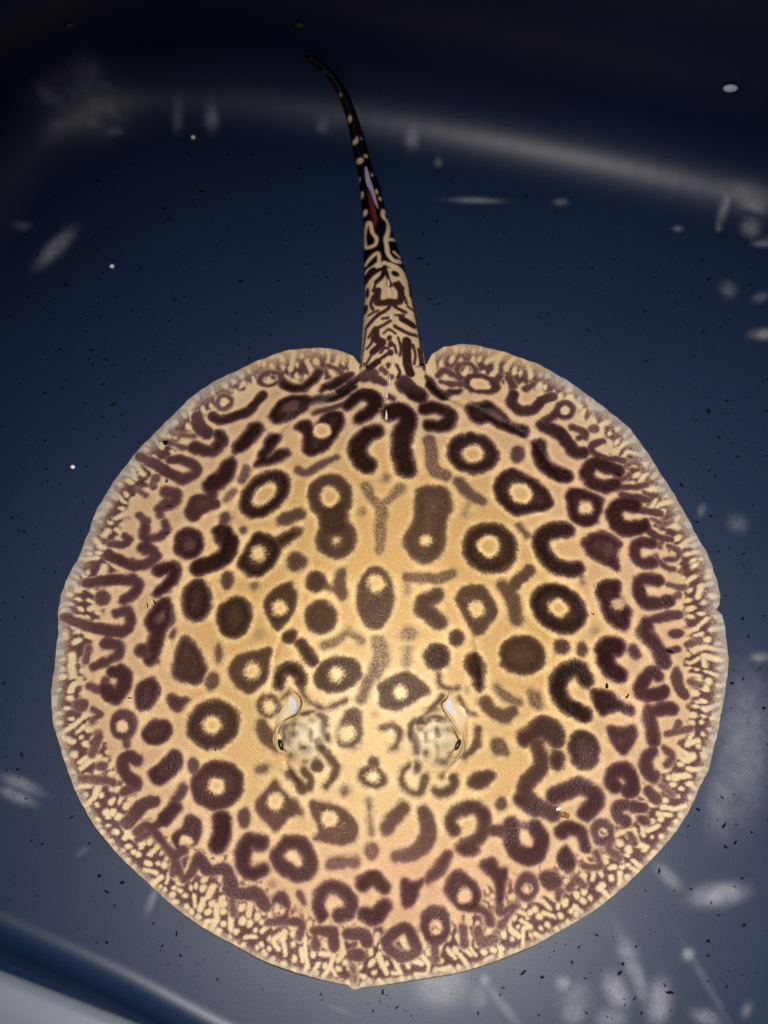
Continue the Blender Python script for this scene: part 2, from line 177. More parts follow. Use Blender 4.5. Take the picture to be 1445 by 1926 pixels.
('s',0.65,1.29,[29.9,-12.2,30.8,-18.5,34.4,-21.1,41.8,-21.7]),
('p',0.35,0.0,[49.4,-22.3,49.2,-23.1,48.6,-23.8,47.8,-24.2,46.9,-24.3,46.1,-23.9,45.5,-23.3,45.3,-22.4,45.5,-21.6,46.1,-20.9,46.9,-20.5,47.8,-20.4,48.6,-20.8,49.2,-21.4]),
('s',0.6,1.28,[42.7,-26.0,48.2,-34.7,52.8,-36.4]),
('s',0.65,1.09,[32.6,-25.6,25.1,-35.0,18.7,-39.7]),
('p',0.97,0.0,[-93.0,76.0,-87.4,84.0,-79.4,81.3,-71.7,75.3,-72.8,66.0,-78.3,57.3,-88.0,53.1,-97.2,59.9,-98.4,65.1]),
('h',0.0,0.0,[-80.2,68.9,-80.7,66.4,-82.1,64.5,-84.3,63.6,-86.8,63.8,-89.1,65.1,-90.7,67.2,-91.4,69.8,-90.9,72.3,-89.5,74.2,-87.3,75.1,-84.8,75.0,-82.5,73.7,-80.9,71.5]),
('p',0.75,0.0,[-54.0,60.7,-54.5,58.1,-56.1,56.1,-58.4,55.1,-61.1,55.4,-63.5,56.7,-65.3,59.0,-66.0,61.7,-65.5,64.4,-63.9,66.4,-61.5,67.4,-58.8,67.1,-56.4,65.7,-54.6,63.4]),
('p',0.75,0.0,[-101.8,51.7,-102.1,49.3,-103.1,47.5,-104.7,46.6,-106.4,46.7,-108.1,47.9,-109.3,49.9,-109.8,52.3,-109.5,54.6,-108.4,56.4,-106.9,57.4,-105.1,57.3,-103.5,56.1,-102.3,54.1]),
('p',0.5,0.0,[-84.5,47.2,-84.7,46.0,-85.4,45.1,-86.5,44.6,-87.7,44.7,-88.9,45.4,-89.7,46.4,-90.0,47.7,-89.8,48.9,-89.1,49.8,-88.0,50.2,-86.7,50.1,-85.6,49.5,-84.8,48.4]),
('p',0.92,0.0,[-88.9,23.6,-91.3,18.5,-95.3,15.2,-100.2,14.1,-105.0,15.7,-108.8,19.5,-110.8,25.0,-110.6,31.0,-108.3,36.2,-104.2,39.7,-99.2,40.6,-94.4,38.9,-90.6,34.9,-88.7,29.5]),
('p',0.82,0.0,[-78.5,38.2,-72.0,44.6,-63.3,46.9,-59.3,39.6,-60.9,29.0,-65.5,21.7,-71.1,17.3,-76.1,23.5,-79.3,31.5]),
('h',0.0,0.0,[-65.0,30.3,-65.5,28.1,-66.8,26.5,-68.8,25.7,-71.0,25.9,-73.1,27.0,-74.5,28.9,-75.1,31.1,-74.7,33.3,-73.3,34.9,-71.3,35.7,-69.1,35.6,-67.0,34.4,-65.6,32.5]),
('p',0.8,0.0,[-40.6,46.3,-41.1,43.4,-42.8,41.2,-45.1,40.0,-47.8,40.2,-50.3,41.6,-52.0,44.1,-52.7,47.0,-52.2,49.9,-50.6,52.2,-48.1,53.4,-45.4,53.2,-43.0,51.7,-41.2,49.3]),
('s',0.5,2.06,[-43.3,43.5,-34.8,41.2]),
('s',0.6,3.55,[-30.3,51.8,-32.0,44.0,-30.1,37.1]),
('p',0.78,0.0,[-33.7,22.4,-34.6,17.8,-37.2,14.3,-41.0,12.3,-45.3,12.5,-49.2,14.7,-52.0,18.5,-53.1,23.2,-52.2,27.8,-49.6,31.4,-45.7,33.3,-41.4,33.1,-37.4,30.9,-34.7,27.0]),
('h',0.58,0.0,[-38.9,21.1,-39.4,19.4,-40.7,18.0,-42.6,17.2,-44.8,17.3,-46.8,18.2,-48.1,19.7,-48.6,21.5,-48.2,23.3,-46.9,24.7,-44.9,25.5,-42.8,25.4,-40.8,24.5,-39.5,23.0]),
('p',0.72,0.0,[2.1,34.9,1.0,26.1,-2.2,19.2,-6.7,15.4,-11.6,15.4,-16.1,19.2,-19.3,26.2,-20.5,35.0,-19.4,43.9,-16.3,51.0,-11.8,55.0,-6.7,55.0,-2.1,50.9,1.0,43.7]),
('h',0.0,0.0,[-3.2,44.5,-3.7,42.0,-5.3,40.0,-7.5,38.9,-10.0,38.9,-12.2,40.0,-13.8,42.0,-14.3,44.6,-13.8,47.1,-12.2,49.1,-10.0,50.2,-7.5,50.2,-5.3,49.1,-3.7,47.0]),
('h',0.52,0.0,[-5.3,30.1,-5.7,28.1,-6.8,26.4,-8.3,25.5,-10.0,25.5,-11.6,26.4,-12.7,28.1,-13.1,30.1,-12.7,32.2,-11.6,33.9,-10.1,34.8,-8.3,34.8,-6.8,33.8,-5.7,32.2]),
('s',0.45,3.22,[-40.8,5.3,-32.5,7.8,-26.1,12.4,-17.8,7.7]),
('p',0.85,0.0,[-58.9,14.5,-58.4,13.0,-58.8,11.3,-60.0,9.7,-61.8,8.6,-63.7,8.1,-65.5,8.4,-66.8,9.5,-67.4,11.1,-67.0,12.8,-65.7,14.3,-63.9,15.4,-61.9,15.8,-60.1,15.5]),
('s',0.85,3.36,[-55.7,6.9,-51.8,0.2,-48.0,-4.6]),
('p',0.75,0.0,[-102.3,-6.0,-95.8,2.1,-84.2,4.1,-75.6,5.4,-75.5,-4.9,-77.0,-14.0,-84.5,-20.9,-91.2,-21.4,-99.1,-14.5]),
('h',0.0,0.0,[-80.8,-8.7,-81.3,-10.9,-82.8,-12.6,-84.9,-13.5,-87.3,-13.3,-89.5,-12.2,-91.1,-10.3,-91.7,-8.0,-91.2,-5.8,-89.7,-4.1,-87.6,-3.2,-85.2,-3.3,-83.0,-4.5,-81.4,-6.4]),
('s',0.9,3.01,[-69.1,-18.1,-68.0,-10.9,-61.9,-8.5,-56.2,-12.4,-55.0,-16.1]),
('s',0.65,1.55,[-55.3,-16.1,-53.3,-25.1,-45.8,-31.9,-38.4,-33.4,-27.6,-29.5]),
('p',0.78,0.0,[-18.3,-8.9,-18.2,-13.7,-20.9,-18.4,-25.9,-22.1,-32.1,-24.0,-38.4,-23.7,-43.5,-21.4,-46.4,-17.4,-46.4,-12.6,-43.7,-8.0,-38.7,-4.3,-32.4,-2.4,-26.2,-2.6,-21.1,-4.9]),
('h',0.0,0.0,[-28.4,-13.3,-28.8,-15.2,-30.0,-16.7,-31.7,-17.5,-33.7,-17.5,-35.4,-16.6,-36.7,-15.0,-37.1,-13.1,-36.7,-11.3,-35.5,-9.8,-33.8,-9.0,-31.8,-9.0,-30.0,-9.9,-28.8,-11.4]),
('s',0.5,3.17,[-8.6,-8.9,-13.2,-18.0,-17.6,-28.7]),
('p',0.7,0.0,[-67.5,-30.6,-68.2,-33.7,-70.3,-36.0,-73.4,-37.4,-76.9,-37.2,-80.1,-35.7,-82.4,-33.2,-83.3,-30.2,-82.5,-27.2,-80.3,-25.0,-77.2,-23.7,-73.6,-23.9,-70.4,-25.4,-68.3,-27.7]),
('h',0.0,0.0,[-71.0,-31.0,-71.3,-32.8,-72.5,-34.2,-74.2,-34.9,-76.1,-34.9,-77.9,-34.0,-79.2,-32.5,-79.6,-30.7,-79.2,-28.9,-78.0,-27.5,-76.3,-26.7,-74.4,-26.8,-72.6,-27.7,-71.4,-29.2]),
('s',0.55,1.69,[-69.3,-27.8,-62.7,-22.8]),
('p',0.68,0.0,[-30.2,-41.9,-24.9,-34.4,-18.5,-35.8,-17.6,-45.5,-18.5,-54.2,-24.8,-57.7,-32.0,-53.4]),
('h',0.0,0.0,[-21.2,-49.0,-21.7,-51.1,-23.0,-52.7,-25.0,-53.6,-27.2,-53.6,-29.2,-52.7,-30.6,-51.1,-31.1,-49.0,-30.6,-46.9,-29.2,-45.2,-27.3,-44.2,-25.1,-44.3,-23.1,-45.2,-21.7,-46.9]),
('s',0.6,4.29,[-80.3,-42.8,-75.4,-49.3,-70.6,-54.3]),
('p',0.6,0.0,[-106.8,4.6,-106.9,1.7,-107.6,-0.5,-108.7,-1.7,-109.9,-1.7,-111.1,-0.3,-111.9,2.0,-112.3,4.9,-112.1,7.8,-111.5,10.1,-110.4,11.3,-109.2,11.2,-108.0,9.9,-107.2,7.5]),
('p',0.25,0.0,[-80.2,14.2,-80.5,12.8,-81.4,11.7,-82.7,11.2,-84.2,11.3,-85.6,12.1,-86.6,13.3,-87.0,14.8,-86.7,16.2,-85.8,17.3,-84.4,17.8,-82.9,17.7,-81.5,16.9,-80.5,15.7]),
('p',0.22,0.0,[-8.1,-37.6,-8.2,-38.3,-8.6,-38.7,-9.2,-39.0,-9.8,-39.0,-10.4,-38.7,-10.8,-38.2,-10.9,-37.6,-10.8,-37.0,-10.4,-36.5,-9.8,-36.3,-9.2,-36.3,-8.6,-36.5,-8.2,-37.0]),
('p',0.98,0.0,[-123.7,77.2,-125.1,72.9,-128.2,69.9,-132.3,68.8,-136.5,69.8,-140.1,72.6,-142.2,76.6,-142.5,81.3,-141.0,85.6,-138.0,88.6,-133.9,89.9,-129.8,89.0,-126.3,86.2,-124.1,82.0]),
('h',0.55,0.0,[-129.1,80.4,-128.7,78.8,-129.0,77.2,-130.1,75.8,-131.6,75.0,-133.4,74.8,-135.0,75.3,-136.2,76.4,-136.6,77.9,-136.3,79.5,-135.2,80.9,-133.7,81.8,-131.9,82.0,-130.3,81.5]),
('s',1,5.1,[-111.6,86.6,-105.5,77.7,-108.1,69.7,-115.8,64.5,-125.7,62.5]),
('s',0.98,3.76,[-152.4,61.5,-143.7,62.9,-142.2,56.1,-146.6,50.1,-152.3,46.2]),
('p',1,0.0,[-116.6,38.1,-118.0,32.4,-120.9,28.1,-124.7,26.2,-128.7,26.8,-132.0,30.0,-134.0,35.0,-134.4,41.0,-133.1,46.8,-130.2,51.2,-126.4,53.2,-122.4,52.5,-119.0,49.2,-116.9,44.1]),
('h',0.78,0.0,[-124.0,36.8,-124.8,35.2,-125.8,34.2,-127.0,33.9,-128.1,34.3,-128.8,35.4,-129.1,36.9,-128.8,38.6,-128.1,40.1,-127.1,41.2,-125.9,41.5,-124.8,41.1,-124.0,40.0,-123.8,38.5]),
('s',0.95,3.72,[-146.8,38.0,-152.5,32.4,-154.6,25.7,-150.0,21.7,-144.3,27.2,-144.7,35.0]),
('s',0.95,4.97,[-150.0,20.7,-151.9,12.0,-154.0,2.2]),
('p',0.9,0.0,[-153.4,7.1,-153.8,5.2,-155.2,3.7,-157.2,2.9,-159.6,2.9,-161.8,3.8,-163.4,5.3,-164.0,7.2,-163.6,9.1,-162.3,10.6,-160.2,11.4,-157.8,11.4,-155.6,10.5,-154.1,9.0]),
('h',0.6,0.0,[-153.9,5.6,-154.1,4.4,-155.0,3.5,-156.2,3.0,-157.7,3.0,-159.1,3.6,-160.0,4.5,-160.4,5.7,-160.2,6.9,-159.3,7.8,-158.1,8.3,-156.6,8.3,-155.3,7.8,-154.3,6.8]),
('h',0.35,0.0,[-147.9,26.8,-149.0,25.9,-150.2,25.5,-151.4,25.7,-152.2,26.4,-152.6,27.5,-152.4,28.7,-151.7,29.9,-150.6,30.8,-149.4,31.2,-148.2,31.1,-147.4,30.4,-147.0,29.3,-147.2,28.0]),
('p',0.6,0.0,[-138.1,17.8,-138.8,16.5,-139.7,15.6,-140.8,15.3,-141.8,15.8,-142.4,16.7,-142.6,18.1,-142.3,19.5,-141.7,20.8,-140.7,21.7,-139.6,21.9,-138.6,21.5,-138.0,20.6,-137.8,19.2]),
('p',0.88,0.0,[-135.1,14.6,-130.2,15.4,-123.0,7.4,-117.6,-4.2,-120.2,-12.6,-127.8,-14.3,-138.7,-9.3,-138.5,2.3]),
('h',0.72,0.0,[-125.5,-2.9,-125.8,-5.4,-127.0,-7.3,-128.6,-8.4,-130.6,-8.4,-132.4,-7.2,-133.7,-5.2,-134.3,-2.7,-134.0,-0.2,-132.9,1.8,-131.2,2.9,-129.2,2.8,-127.4,1.7,-126.1,-0.4]),
('p',0.6,0.0,[-109.0,-14.0,-109.3,-16.6,-110.4,-18.5,-112.1,-19.6,-114.0,-19.5,-115.8,-18.3,-117.1,-16.3,-117.7,-13.7,-117.4,-11.2,-116.3,-9.2,-114.5,-8.1,-112.6,-8.2,-110.8,-9.4,-109.5,-11.5]),
('p',0.92,0.0,[-148.6,-22.1,-150.3,-26.3,-153.0,-29.3,-156.1,-30.6,-159.1,-29.8,-161.4,-27.1,-162.6,-23.0,-162.4,-18.4,-160.7,-14.2,-158.0,-11.2,-154.7,-10.1,-151.6,-10.9,-149.3,-13.6,-148.2,-17.6]),
('p',0.82,0.0,[-142.0,-21.4,-135.2,-22.5,-127.8,-24.7,-133.9,-31.8,-139.8,-28.9]),
('p',0.88,0.0,[-96.2,-34.4,-94.8,-40.8,-96.7,-47.1,-101.5,-52.2,-108.3,-55.0,-115.7,-55.0,-122.2,-52.3,-126.6,-47.3,-128.1,-40.8,-126.2,-34.4,-121.4,-29.3,-114.6,-26.4,-107.2,-26.3,-100.6,-29.2]),
('h',0.0,0.0,[-106.0,-41.4,-106.6,-44.0,-108.3,-46.0,-110.8,-47.1,-113.6,-47.0,-116.1,-45.8,-117.9,-43.7,-118.6,-41.1,-118.1,-38.5,-116.4,-36.4,-113.9,-35.3,-111.1,-35.4,-108.5,-36.6,-106.7,-38.8]),
('p',0.92,0.0,[-139.3,-39.8,-138.4,-43.0,-139.3,-46.5,-141.8,-49.6,-145.5,-51.7,-149.6,-52.3,-153.3,-51.5,-155.8,-49.3,-156.7,-46.2,-155.8,-42.8,-153.2,-39.7,-149.6,-37.5,-145.5,-36.8,-141.9,-37.6]),
('p',0.78,0.0,[-161.3,-40.4,-162.0,-44.3,-164.1,-47.4,-167.4,-49.1,-171.0,-49.0,-174.4,-47.2,-176.8,-44.1,-177.8,-40.2,-177.1,-36.3,-175.0,-33.2,-171.7,-31.5,-168.1,-31.5,-164.7,-33.3,-162.3,-36.4]),
('h',0.0,0.0,[-165.8,-41.3,-166.2,-43.1,-167.4,-44.5,-169.1,-45.3,-171.0,-45.3,-172.8,-44.5,-174.1,-43.0,-174.6,-41.2,-174.3,-39.3,-173.1,-37.9,-171.4,-37.1,-169.4,-37.1,-167.6,-38.0,-166.3,-39.4]),
('s',0.7,2.11,[-168.3,-48.1,-167.2,-52.2]),
('s',0.9,4.06,[-178.7,-5.6,-171.7,-7.2,-171.1,-15.4,-175.4,-22.0,-182.5,-17.6]),
('s',0.85,3.2,[-200.2,53.3,-185.6,55.2,-170.8,54.9,-165.6,50.8,-169.3,45.0,-175.1,42.2]),
('s',0.82,2.95,[-179.3,32.8,-171.6,34.2,-169.0,26.1,-174.4,20.3,-188.2,22.5,-198.1,24.6,-213.3,30.7]),
('s',0.8,2.82,[-184.8,12.8,-176.7,11.6,-175.4,5.8,-183.2,1.3,-191.6,-2.4]),
('s',0.7,1.92,[-196.4,10.2,-196.8,1.5]),
('s',0.85,3.13,[-164.0,76.7,-158.0,75.5,-155.3,70.5,-161.4,65.5,-168.3,64.7,-177.5,68.1,-187.1,72.7]),
('s',0.75,1.86,[-176.9,85.7,-173.6,82.4,-178.5,79.6,-186.7,80.9]),
('p',0.75,0.0,[-184.3,43.2,-184.6,41.2,-185.7,39.7,-187.3,38.8,-189.3,38.8,-191.0,39.6,-192.4,41.1,-192.9,43.1,-192.7,45.1,-191.6,46.6,-189.9,47.5,-188.0,47.5,-186.2,46.7,-184.9,45.1]),
('p',0.7,0.0,[-193.5,-27.2,-193.9,-28.8,-195.3,-30.1,-197.3,-30.8,-199.5,-30.7,-201.6,-30.0,-203.0,-28.7,-203.6,-27.0,-203.3,-25.4,-202.0,-24.1,-200.0,-23.4,-197.7,-23.4,-195.6,-24.2,-194.1,-25.5]),
('s',0.7,2.16,[-193.5,-14.9,-185.4,-18.0,-183.1,-11.3]),
('s',0.65,1.79,[-190.7,-29.1,-185.5,-33.0,-191.1,-37.5]),
('p',0.55,0.0,[-182.7,-46.1,-183.0,-47.3,-183.7,-48.2,-184.8,-48.7,-186.1,-48.7,-187.3,-48.2,-188.2,-47.2,-188.5,-46.0,-188.3,-44.8,-187.6,-43.8,-186.5,-43.3,-185.2,-43.3,-184.0,-43.9,-183.1,-44.8]),
('s',0.82,3.03,[-149.1,139.8,-137.7,138.2,-129.9,131.7,-139.2,125.1,-149.5,130.2,-160.3,137.3,-170.9,143.1]),
('s',0.88,3.49,[-115.6,157.7,-114.9,151.3,-123.2,145.4,-133.3,148.0]),
('s',0.85,3.58,[-132.4,170.9,-130.0,163.3,-124.8,158.9]),
('s',0.97,5.55,[-108.5,134.7,-112.0,125.9,-119.7,120.6]),
('s',0.85,4.02,[-119.7,120.6,-119.2,111.8]),
('p',0.88,0.0,[-134.3,109.5,-128.4,113.4,-116.0,109.5,-113.8,104.3,-123.6,100.4,-129.3,94.5,-135.6,98.9]),
('h',0.6,0.0,[-121.3,106.5,-121.6,105.2,-122.5,104.1,-123.9,103.6,-125.5,103.7,-127.0,104.3,-128.1,105.5,-128.6,106.9,-128.3,108.3,-127.3,109.4,-125.9,109.9,-124.3,109.8,-122.8,109.1,-121.7,107.9]),
('s',0.78,3.56,[-150.9,116.6,-144.7,114.4,-145.5,109.2,-154.2,105.1]),
('s',0.6,1.79,[-171.0,118.9,-164.6,114.5]),
('s',0.8,2.47,[-163.2,91.5,-162.6,84.0,-154.6,83.8,-149.0,88.9,-150.4,94.3]),
('s',0.7,2.21,[-154.2,105.1,-153.9,99.8]),
('s',0.7,2.19,[-168.7,99.9,-162.5,95.7]),
('s',0.85,2.96,[-161.5,82.9,-161.9,74.6]),
('s',0.5,1.76,[-104.5,114.9,-109.1,108.4]),
('s',0.78,2.68,[-109.2,97.1,-111.8,90.8]),
('s',0.98,4.64,[-111.9,84.6,-106.0,76.7,-105.7,71.1]),
('p',0.6,0.0,[-155.9,126.2,-156.1,125.0,-156.7,124.1,-157.7,123.6,-158.8,123.6,-159.9,124.2,-160.7,125.1,-161.0,126.3,-160.9,127.5,-160.2,128.4,-159.2,128.9,-158.1,128.9,-157.0,128.3,-156.2,127.3]),
('p',0.6,0.0,[-157.9,120.8,-158.0,119.8,-158.6,119.0,-159.5,118.6,-160.4,118.6,-161.3,119.0,-162.0,119.9,-162.3,120.9,-162.2,121.9,-161.6,122.8,-160.8,123.2,-159.8,123.2,-158.8,122.7,-158.2,121.9]),
('s',0.7,1.42,[-151.0,153.1,-140.4,148.1,-135.4,149.1]),
('s',0.6,1.42,[-147.2,158.4,-133.8,156.9]),
('p',0.92,0.0,[-150.9,-69.8,-144.5,-64.4,-137.3,-57.2,-132.6,-58.1,-130.5,-64.4,-136.8,-72.5,-144.1,-77.0,-149.7,-74.3]),
('h',0.75,0.0,[-139.3,-69.8,-140.5,-70.8,-142.0,-71.3,-143.3,-71.1,-144.3,-70.3,-144.7,-69.1,-144.5,-67.7,-143.7,-66.3,-142.5,-65.3,-141.1,-64.8,-139.8,-65.0,-138.8,-65.7,-138.4,-67.0,-138.6,-68.4]),
('p',0.7,0.0,[-120.4,-64.5,-120.1,-66.6,-120.5,-68.4,-121.5,-69.6,-122.9,-69.9,-124.4,-69.4,-125.8,-68.0,-126.7,-66.1,-127.0,-64.1,-126.6,-62.3,-125.6,-61.1,-124.2,-60.7,-122.7,-61.3,-121.3,-62.6]),
('p',0.86,0.0,[-92.4,-71.8,-91.1,-78.0,-93.1,-84.2,-97.9,-89.2,-104.6,-92.1,-111.7,-92.2,-118.1,-89.7,-122.4,-84.8,-124.0,-78.5,-122.2,-72.1,-117.5,-66.9,-110.8,-64.1,-103.3,-64.0,-96.8,-66.8]),
('h',0.0,0.0,[-102.3,-78.7,-102.8,-81.0,-104.4,-82.9,-106.6,-83.9,-109.1,-83.8,-111.4,-82.8,-113.0,-80.9,-113.7,-78.5,-113.2,-76.2,-111.7,-74.3,-109.4,-73.3,-106.9,-73.4,-104.6,-74.5,-102.9,-76.4]),
('s',0.75,2.63,[-130.0,-79.7,-133.4,-86.9]),
('s',0.88,3.78,[-134.1,-91.4,-140.4,-98.5]),
('s',0.75,2.09,[-140.4,-98.5,-147.7,-103.3]),
('p',0.65,0.0,[-86.6,-97.9,-86.9,-100.4,-87.9,-102.4,-89.3,-103.5,-91.0,-103.5,-92.5,-102.4,-93.6,-100.3,-94.1,-97.8,-93.8,-95.3,-92.8,-93.3,-91.3,-92.2,-89.6,-92.2,-88.1,-93.3,-87.0,-95.4]),
('s',0.94,5.42,[-104.4,-99.4,-104.0,-107.4,-106.7,-114.0]),
('p',0.85,0.0,[-135.3,-110.0,-129.0,-103.8,-125.5,-96.8,-119.1,-98.5,-117.6,-106.5,-121.5,-112.6,-128.7,-117.0]),
('h',0.0,0.0,[-122.3,-112.2,-122.7,-113.8,-123.8,-115.1,-125.5,-115.8,-127.4,-115.8,-129.1,-115.1,-130.3,-113.8,-130.8,-112.2,-130.4,-110.6,-129.2,-109.3,-127.6,-108.6,-125.7,-108.6,-124.0,-109.3,-122.8,-110.6]),
('s',0.8,2.89,[-159.0,-62.3,-165.0,-59.9,-169.1,-63.9,-166.2,-71.3,-159.2,-76.0]),
('s',0.76,3.26,[-146.6,-87.2,-154.0,-89.0,-158.5,-93.8,-163.8,-100.1]),
('s',0.7,2.65,[-158.1,-78.7,-166.5,-81.3]),
('s',0.7,1.87,[-174.5,-75.8,-184.0,-73.9,-195.4,-72.9]),
('s',0.65,1.93,[-189.2,-51.0,-184.6,-47.4,-189.6,-58.4]),
('p',0.7,0.0,[-178.9,-65.7,-179.3,-66.9,-180.2,-67.8,-181.7,-68.4,-183.4,-68.4,-184.9,-67.8,-186.0,-66.9,-186.4,-65.7,-186.1,-64.5,-185.1,-63.5,-183.6,-63.0,-182.0,-63.0,-180.5,-63.5,-179.4,-64.5]),
('s',0.72,2.04,[-157.9,-106.3,-150.6,-102.4,-139.9,-113.5,-133.2,-122.2]),
('s',0.72,2.34,[-118.4,-120.5,-121.8,-128.4,-127.2,-133.6,-133.2,-122.2,-127.8,-117.0]),
('s',0.78,2.88,[-117.4,-122.3,-110.7,-129.3,-101.7,-128.4,-97.0,-137.1,-96.8,-142.3,-82.8,-143.1]),
('s',0.7,2.25,[-100.7,-129.3,-99.6,-141.4]),
('s',0.65,1.81,[-96.7,-146.6,-95.6,-154.3]),
('s',0.65,1.86,[-148.5,-105.5,-157.7,-110.8]),
('s',0.65,1.69,[-133.2,-123.1,-134.8,-131.0]),
('p',0.68,0.0,[-83.4,-91.0,-76.1,-80.6,-70.6,-75.4,-66.8,-81.6,-56.6,-89.6,-53.4,-96.6,-62.1,-98.2,-70.3,-105.2,-77.6,-99.0]),
('h',0.0,0.0,[-64.9,-88.2,-65.4,-90.5,-66.9,-92.3,-69.1,-93.3,-71.6,-93.3,-73.8,-92.2,-75.4,-90.4,-76.0,-88.1,-75.5,-85.8,-74.0,-84.0,-71.7,-83.0,-69.3,-83.0,-67.0,-84.1,-65.4,-85.9]),
('p',0.62,0.0,[-48.4,-88.9,-36.6,-89.9,-26.6,-94.3,-19.8,-102.9,-22.1,-112.3,-34.7,-113.1,-46.5,-111.3,-43.8,-105.3,-47.5,-96.6]),
('h',0.0,0.0,[-32.2,-99.0,-32.7,-101.3,-34.2,-103.1,-36.3,-104.1,-38.6,-104.1,-40.7,-103.0,-42.2,-101.2,-42.7,-98.8,-42.2,-96.5,-40.8,-94.7,-38.6,-93.7,-36.3,-93.7,-34.2,-94.8,-32.7,-96.6]),
('s',0.88,4.11,[-79.4,-112.9,-86.7,-111.6,-90.8,-119.0,-89.8,-127.7,-84.8,-130.7,-77.4,-128.5]),
('s',0.84,3.79,[-62.9,-113.0,-55.6,-113.0,-49.7,-120.0,-48.7,-128.6,-55.4,-131.6,-64.6,-127.7,-69.7,-120.8,-66.6,-116.4]),
('s',0.55,3.42,[-35.6,-125.0,-21.2,-123.9]),
('p',0.55,0.0,[-7.0,-117.5,-7.4,-119.8,-8.6,-121.7,-10.4,-122.7,-12.3,-122.7,-14.0,-121.6,-15.2,-119.8,-15.6,-117.5,-15.2,-115.2,-14.0,-113.3,-12.3,-112.3,-10.4,-112.3,-8.6,-113.3,-7.4,-115.2]),
('s',0.45,1.97,[-13.1,-88.4,-12.2,-96.9,-11.3,-107.2]),
('s',0.85,3.6,[-41.4,-155.7,-43.2,-147.5,-38.3,-138.9,-29.3,-140.7,-23.9,-146.7,-24.8,-153.5,-31.0,-155.2]),
('s',0.88,4.12,[-16.7,-137.2,-9.5,-133.8,-3.3,-138.9]),
('s',0.88,4.12,[-15.8,-154.4,-9.5,-156.1,-3.3,-150.1]),
('s',0.72,3.12,[-25.6,-166.3,-16.6,-166.3,-14.0,-170.5]),
('s',0.7,2.52,[-46.3,-164.7,-34.6,-164.2]),
('s',0.7,2.15,[-46.3,-164.7,-45.3,-174.0]),
('s',0.7,2.15,[-34.6,-164.2,-33.6,-174.0]),
('p',0.75,0.0,[-71.7,-146.7,-66.2,-141.5,-61.7,-146.7,-62.5,-157.8,-68.8,-159.5]),
('h',0.0,0.0,[-63.4,-152.3,-63.8,-153.9,-64.9,-155.3,-66.6,-156.0,-68.4,-156.0,-70.0,-155.3,-71.2,-153.9,-71.6,-152.3,-71.2,-150.6,-70.1,-149.2,-68.5,-148.5,-66.6,-148.5,-65.0,-149.2,-63.9,-150.6]),
('s',0.7,3.2,[-90.9,-142.4,-81.8,-143.2,-76.2,-150.1]),
('s',0.6,1.62,[-55.3,-142.4,-52.6,-148.4]),
('s',0.7,2.16,[-74.1,-159.5,-54.4,-159.5,-55.2,-168.1]),
('p',0.7,0.0,[-14.8,-178.2,-15.4,-179.6,-16.9,-180.8,-19.0,-181.5,-21.4,-181.5,-23.5,-180.8,-25.0,-179.7,-25.6,-178.2,-25.0,-176.7,-23.5,-175.5,-21.4,-174.9,-19.0,-174.8,-16.9,-175.5,-15.4,-176.7]),
('s',0.6,1.78,[-22.0,-185.0,-21.5,-192.6]),
('p',0.25,0.0,[-69.0,-137.2,-69.3,-138.3,-70.1,-139.2,-71.2,-139.7,-72.4,-139.7,-73.5,-139.2,-74.3,-138.3,-74.6,-137.2,-74.3,-136.1,-73.5,-135.2,-72.4,-134.7,-71.2,-134.7,-70.1,-135.2,-69.3,-136.1]),
('s',0.62,4.13,[7.9,-93.1,-0.2,-101.2,-2.0,-105.5]),
('s',0.66,4.14,[20.5,-94.7,23.2,-102.0,22.7,-110.6,15.1,-118.4,4.3,-121.4]),
('p',0.5,0.0,[-19.4,-124.4,-19.8,-125.9,-21.0,-127.1,-22.7,-127.7,-24.5,-127.7,-26.2,-127.1,-27.3,-125.9,-27.7,-124.4,-27.3,-122.9,-26.2,-121.7,-24.5,-121.0,-22.6,-121.0,-21.0,-121.7,-19.8,-122.9]),
('s',0.78,3.71,[39.4,-105.4,36.7,-99.4,43.1,-93.7,51.4,-91.8,57.4,-96.5,57.8,-105.2,53.2,-111.3,45.8,-114.8]),
('p',0.85,0.0,[54.8,-116.1,54.0,-118.0,52.0,-119.6,49.2,-120.5,46.0,-120.5,43.2,-119.6,41.2,-118.1,40.5,-116.1,41.2,-114.2,43.2,-112.6,46.1,-111.7,49.3,-111.7,52.1,-112.6,54.1,-114.1]),
('s',0.75,3.29,[59.7,-105.2,68.9,-106.0]),
('s',0.86,4.22,[75.3,-102.4,75.1,-112.1,79.6,-119.0,89.7,-119.9,93.5,-111.1,89.9,-103.7]),
('s',0.5,1.84,[77.2,-102.4,89.9,-103.3]),
('p',0.6,0.0,[72.5,-89.7,72.2,-91.2,71.2,-92.4,69.8,-93.0,68.2,-93.0,66.8,-92.4,65.8,-91.3,65.5,-89.8,65.8,-88.4,66.8,-87.2,68.2,-86.6,69.8,-86.6,71.2,-87.2,72.2,-88.3]),
('s',0.85,3.87,[80.2,-86.6,90.2,-92.7]),
('s',0.78,3.16,[34.9,-120.9,30.4,-127.8,23.2,-134.7]),
('p',0.88,0.0,[7.8,-134.7,14.1,-136.0,21.4,-133.8,17.7,-141.6,12.3,-150.1,7.8,-148.4]),
('p',0.88,0.0,[33.5,-140.7,37.6,-131.2,43.0,-129.5,50.2,-134.7,55.1,-141.6,52.8,-150.2,46.5,-152.7,39.3,-148.4]),
('h',0.0,0.0,[50.7,-143.7,50.1,-145.8,48.7,-147.5,46.7,-148.4,44.5,-148.4,42.5,-147.5,41.1,-145.8,40.6,-143.7,41.1,-141.6,42.5,-140.0,44.5,-139.0,46.8,-139.0,48.8,-140.0,50.2,-141.6]),
('s',0.75,2.35,[51.0,-150.2,59.1,-154.5,60.8,-160.5]),
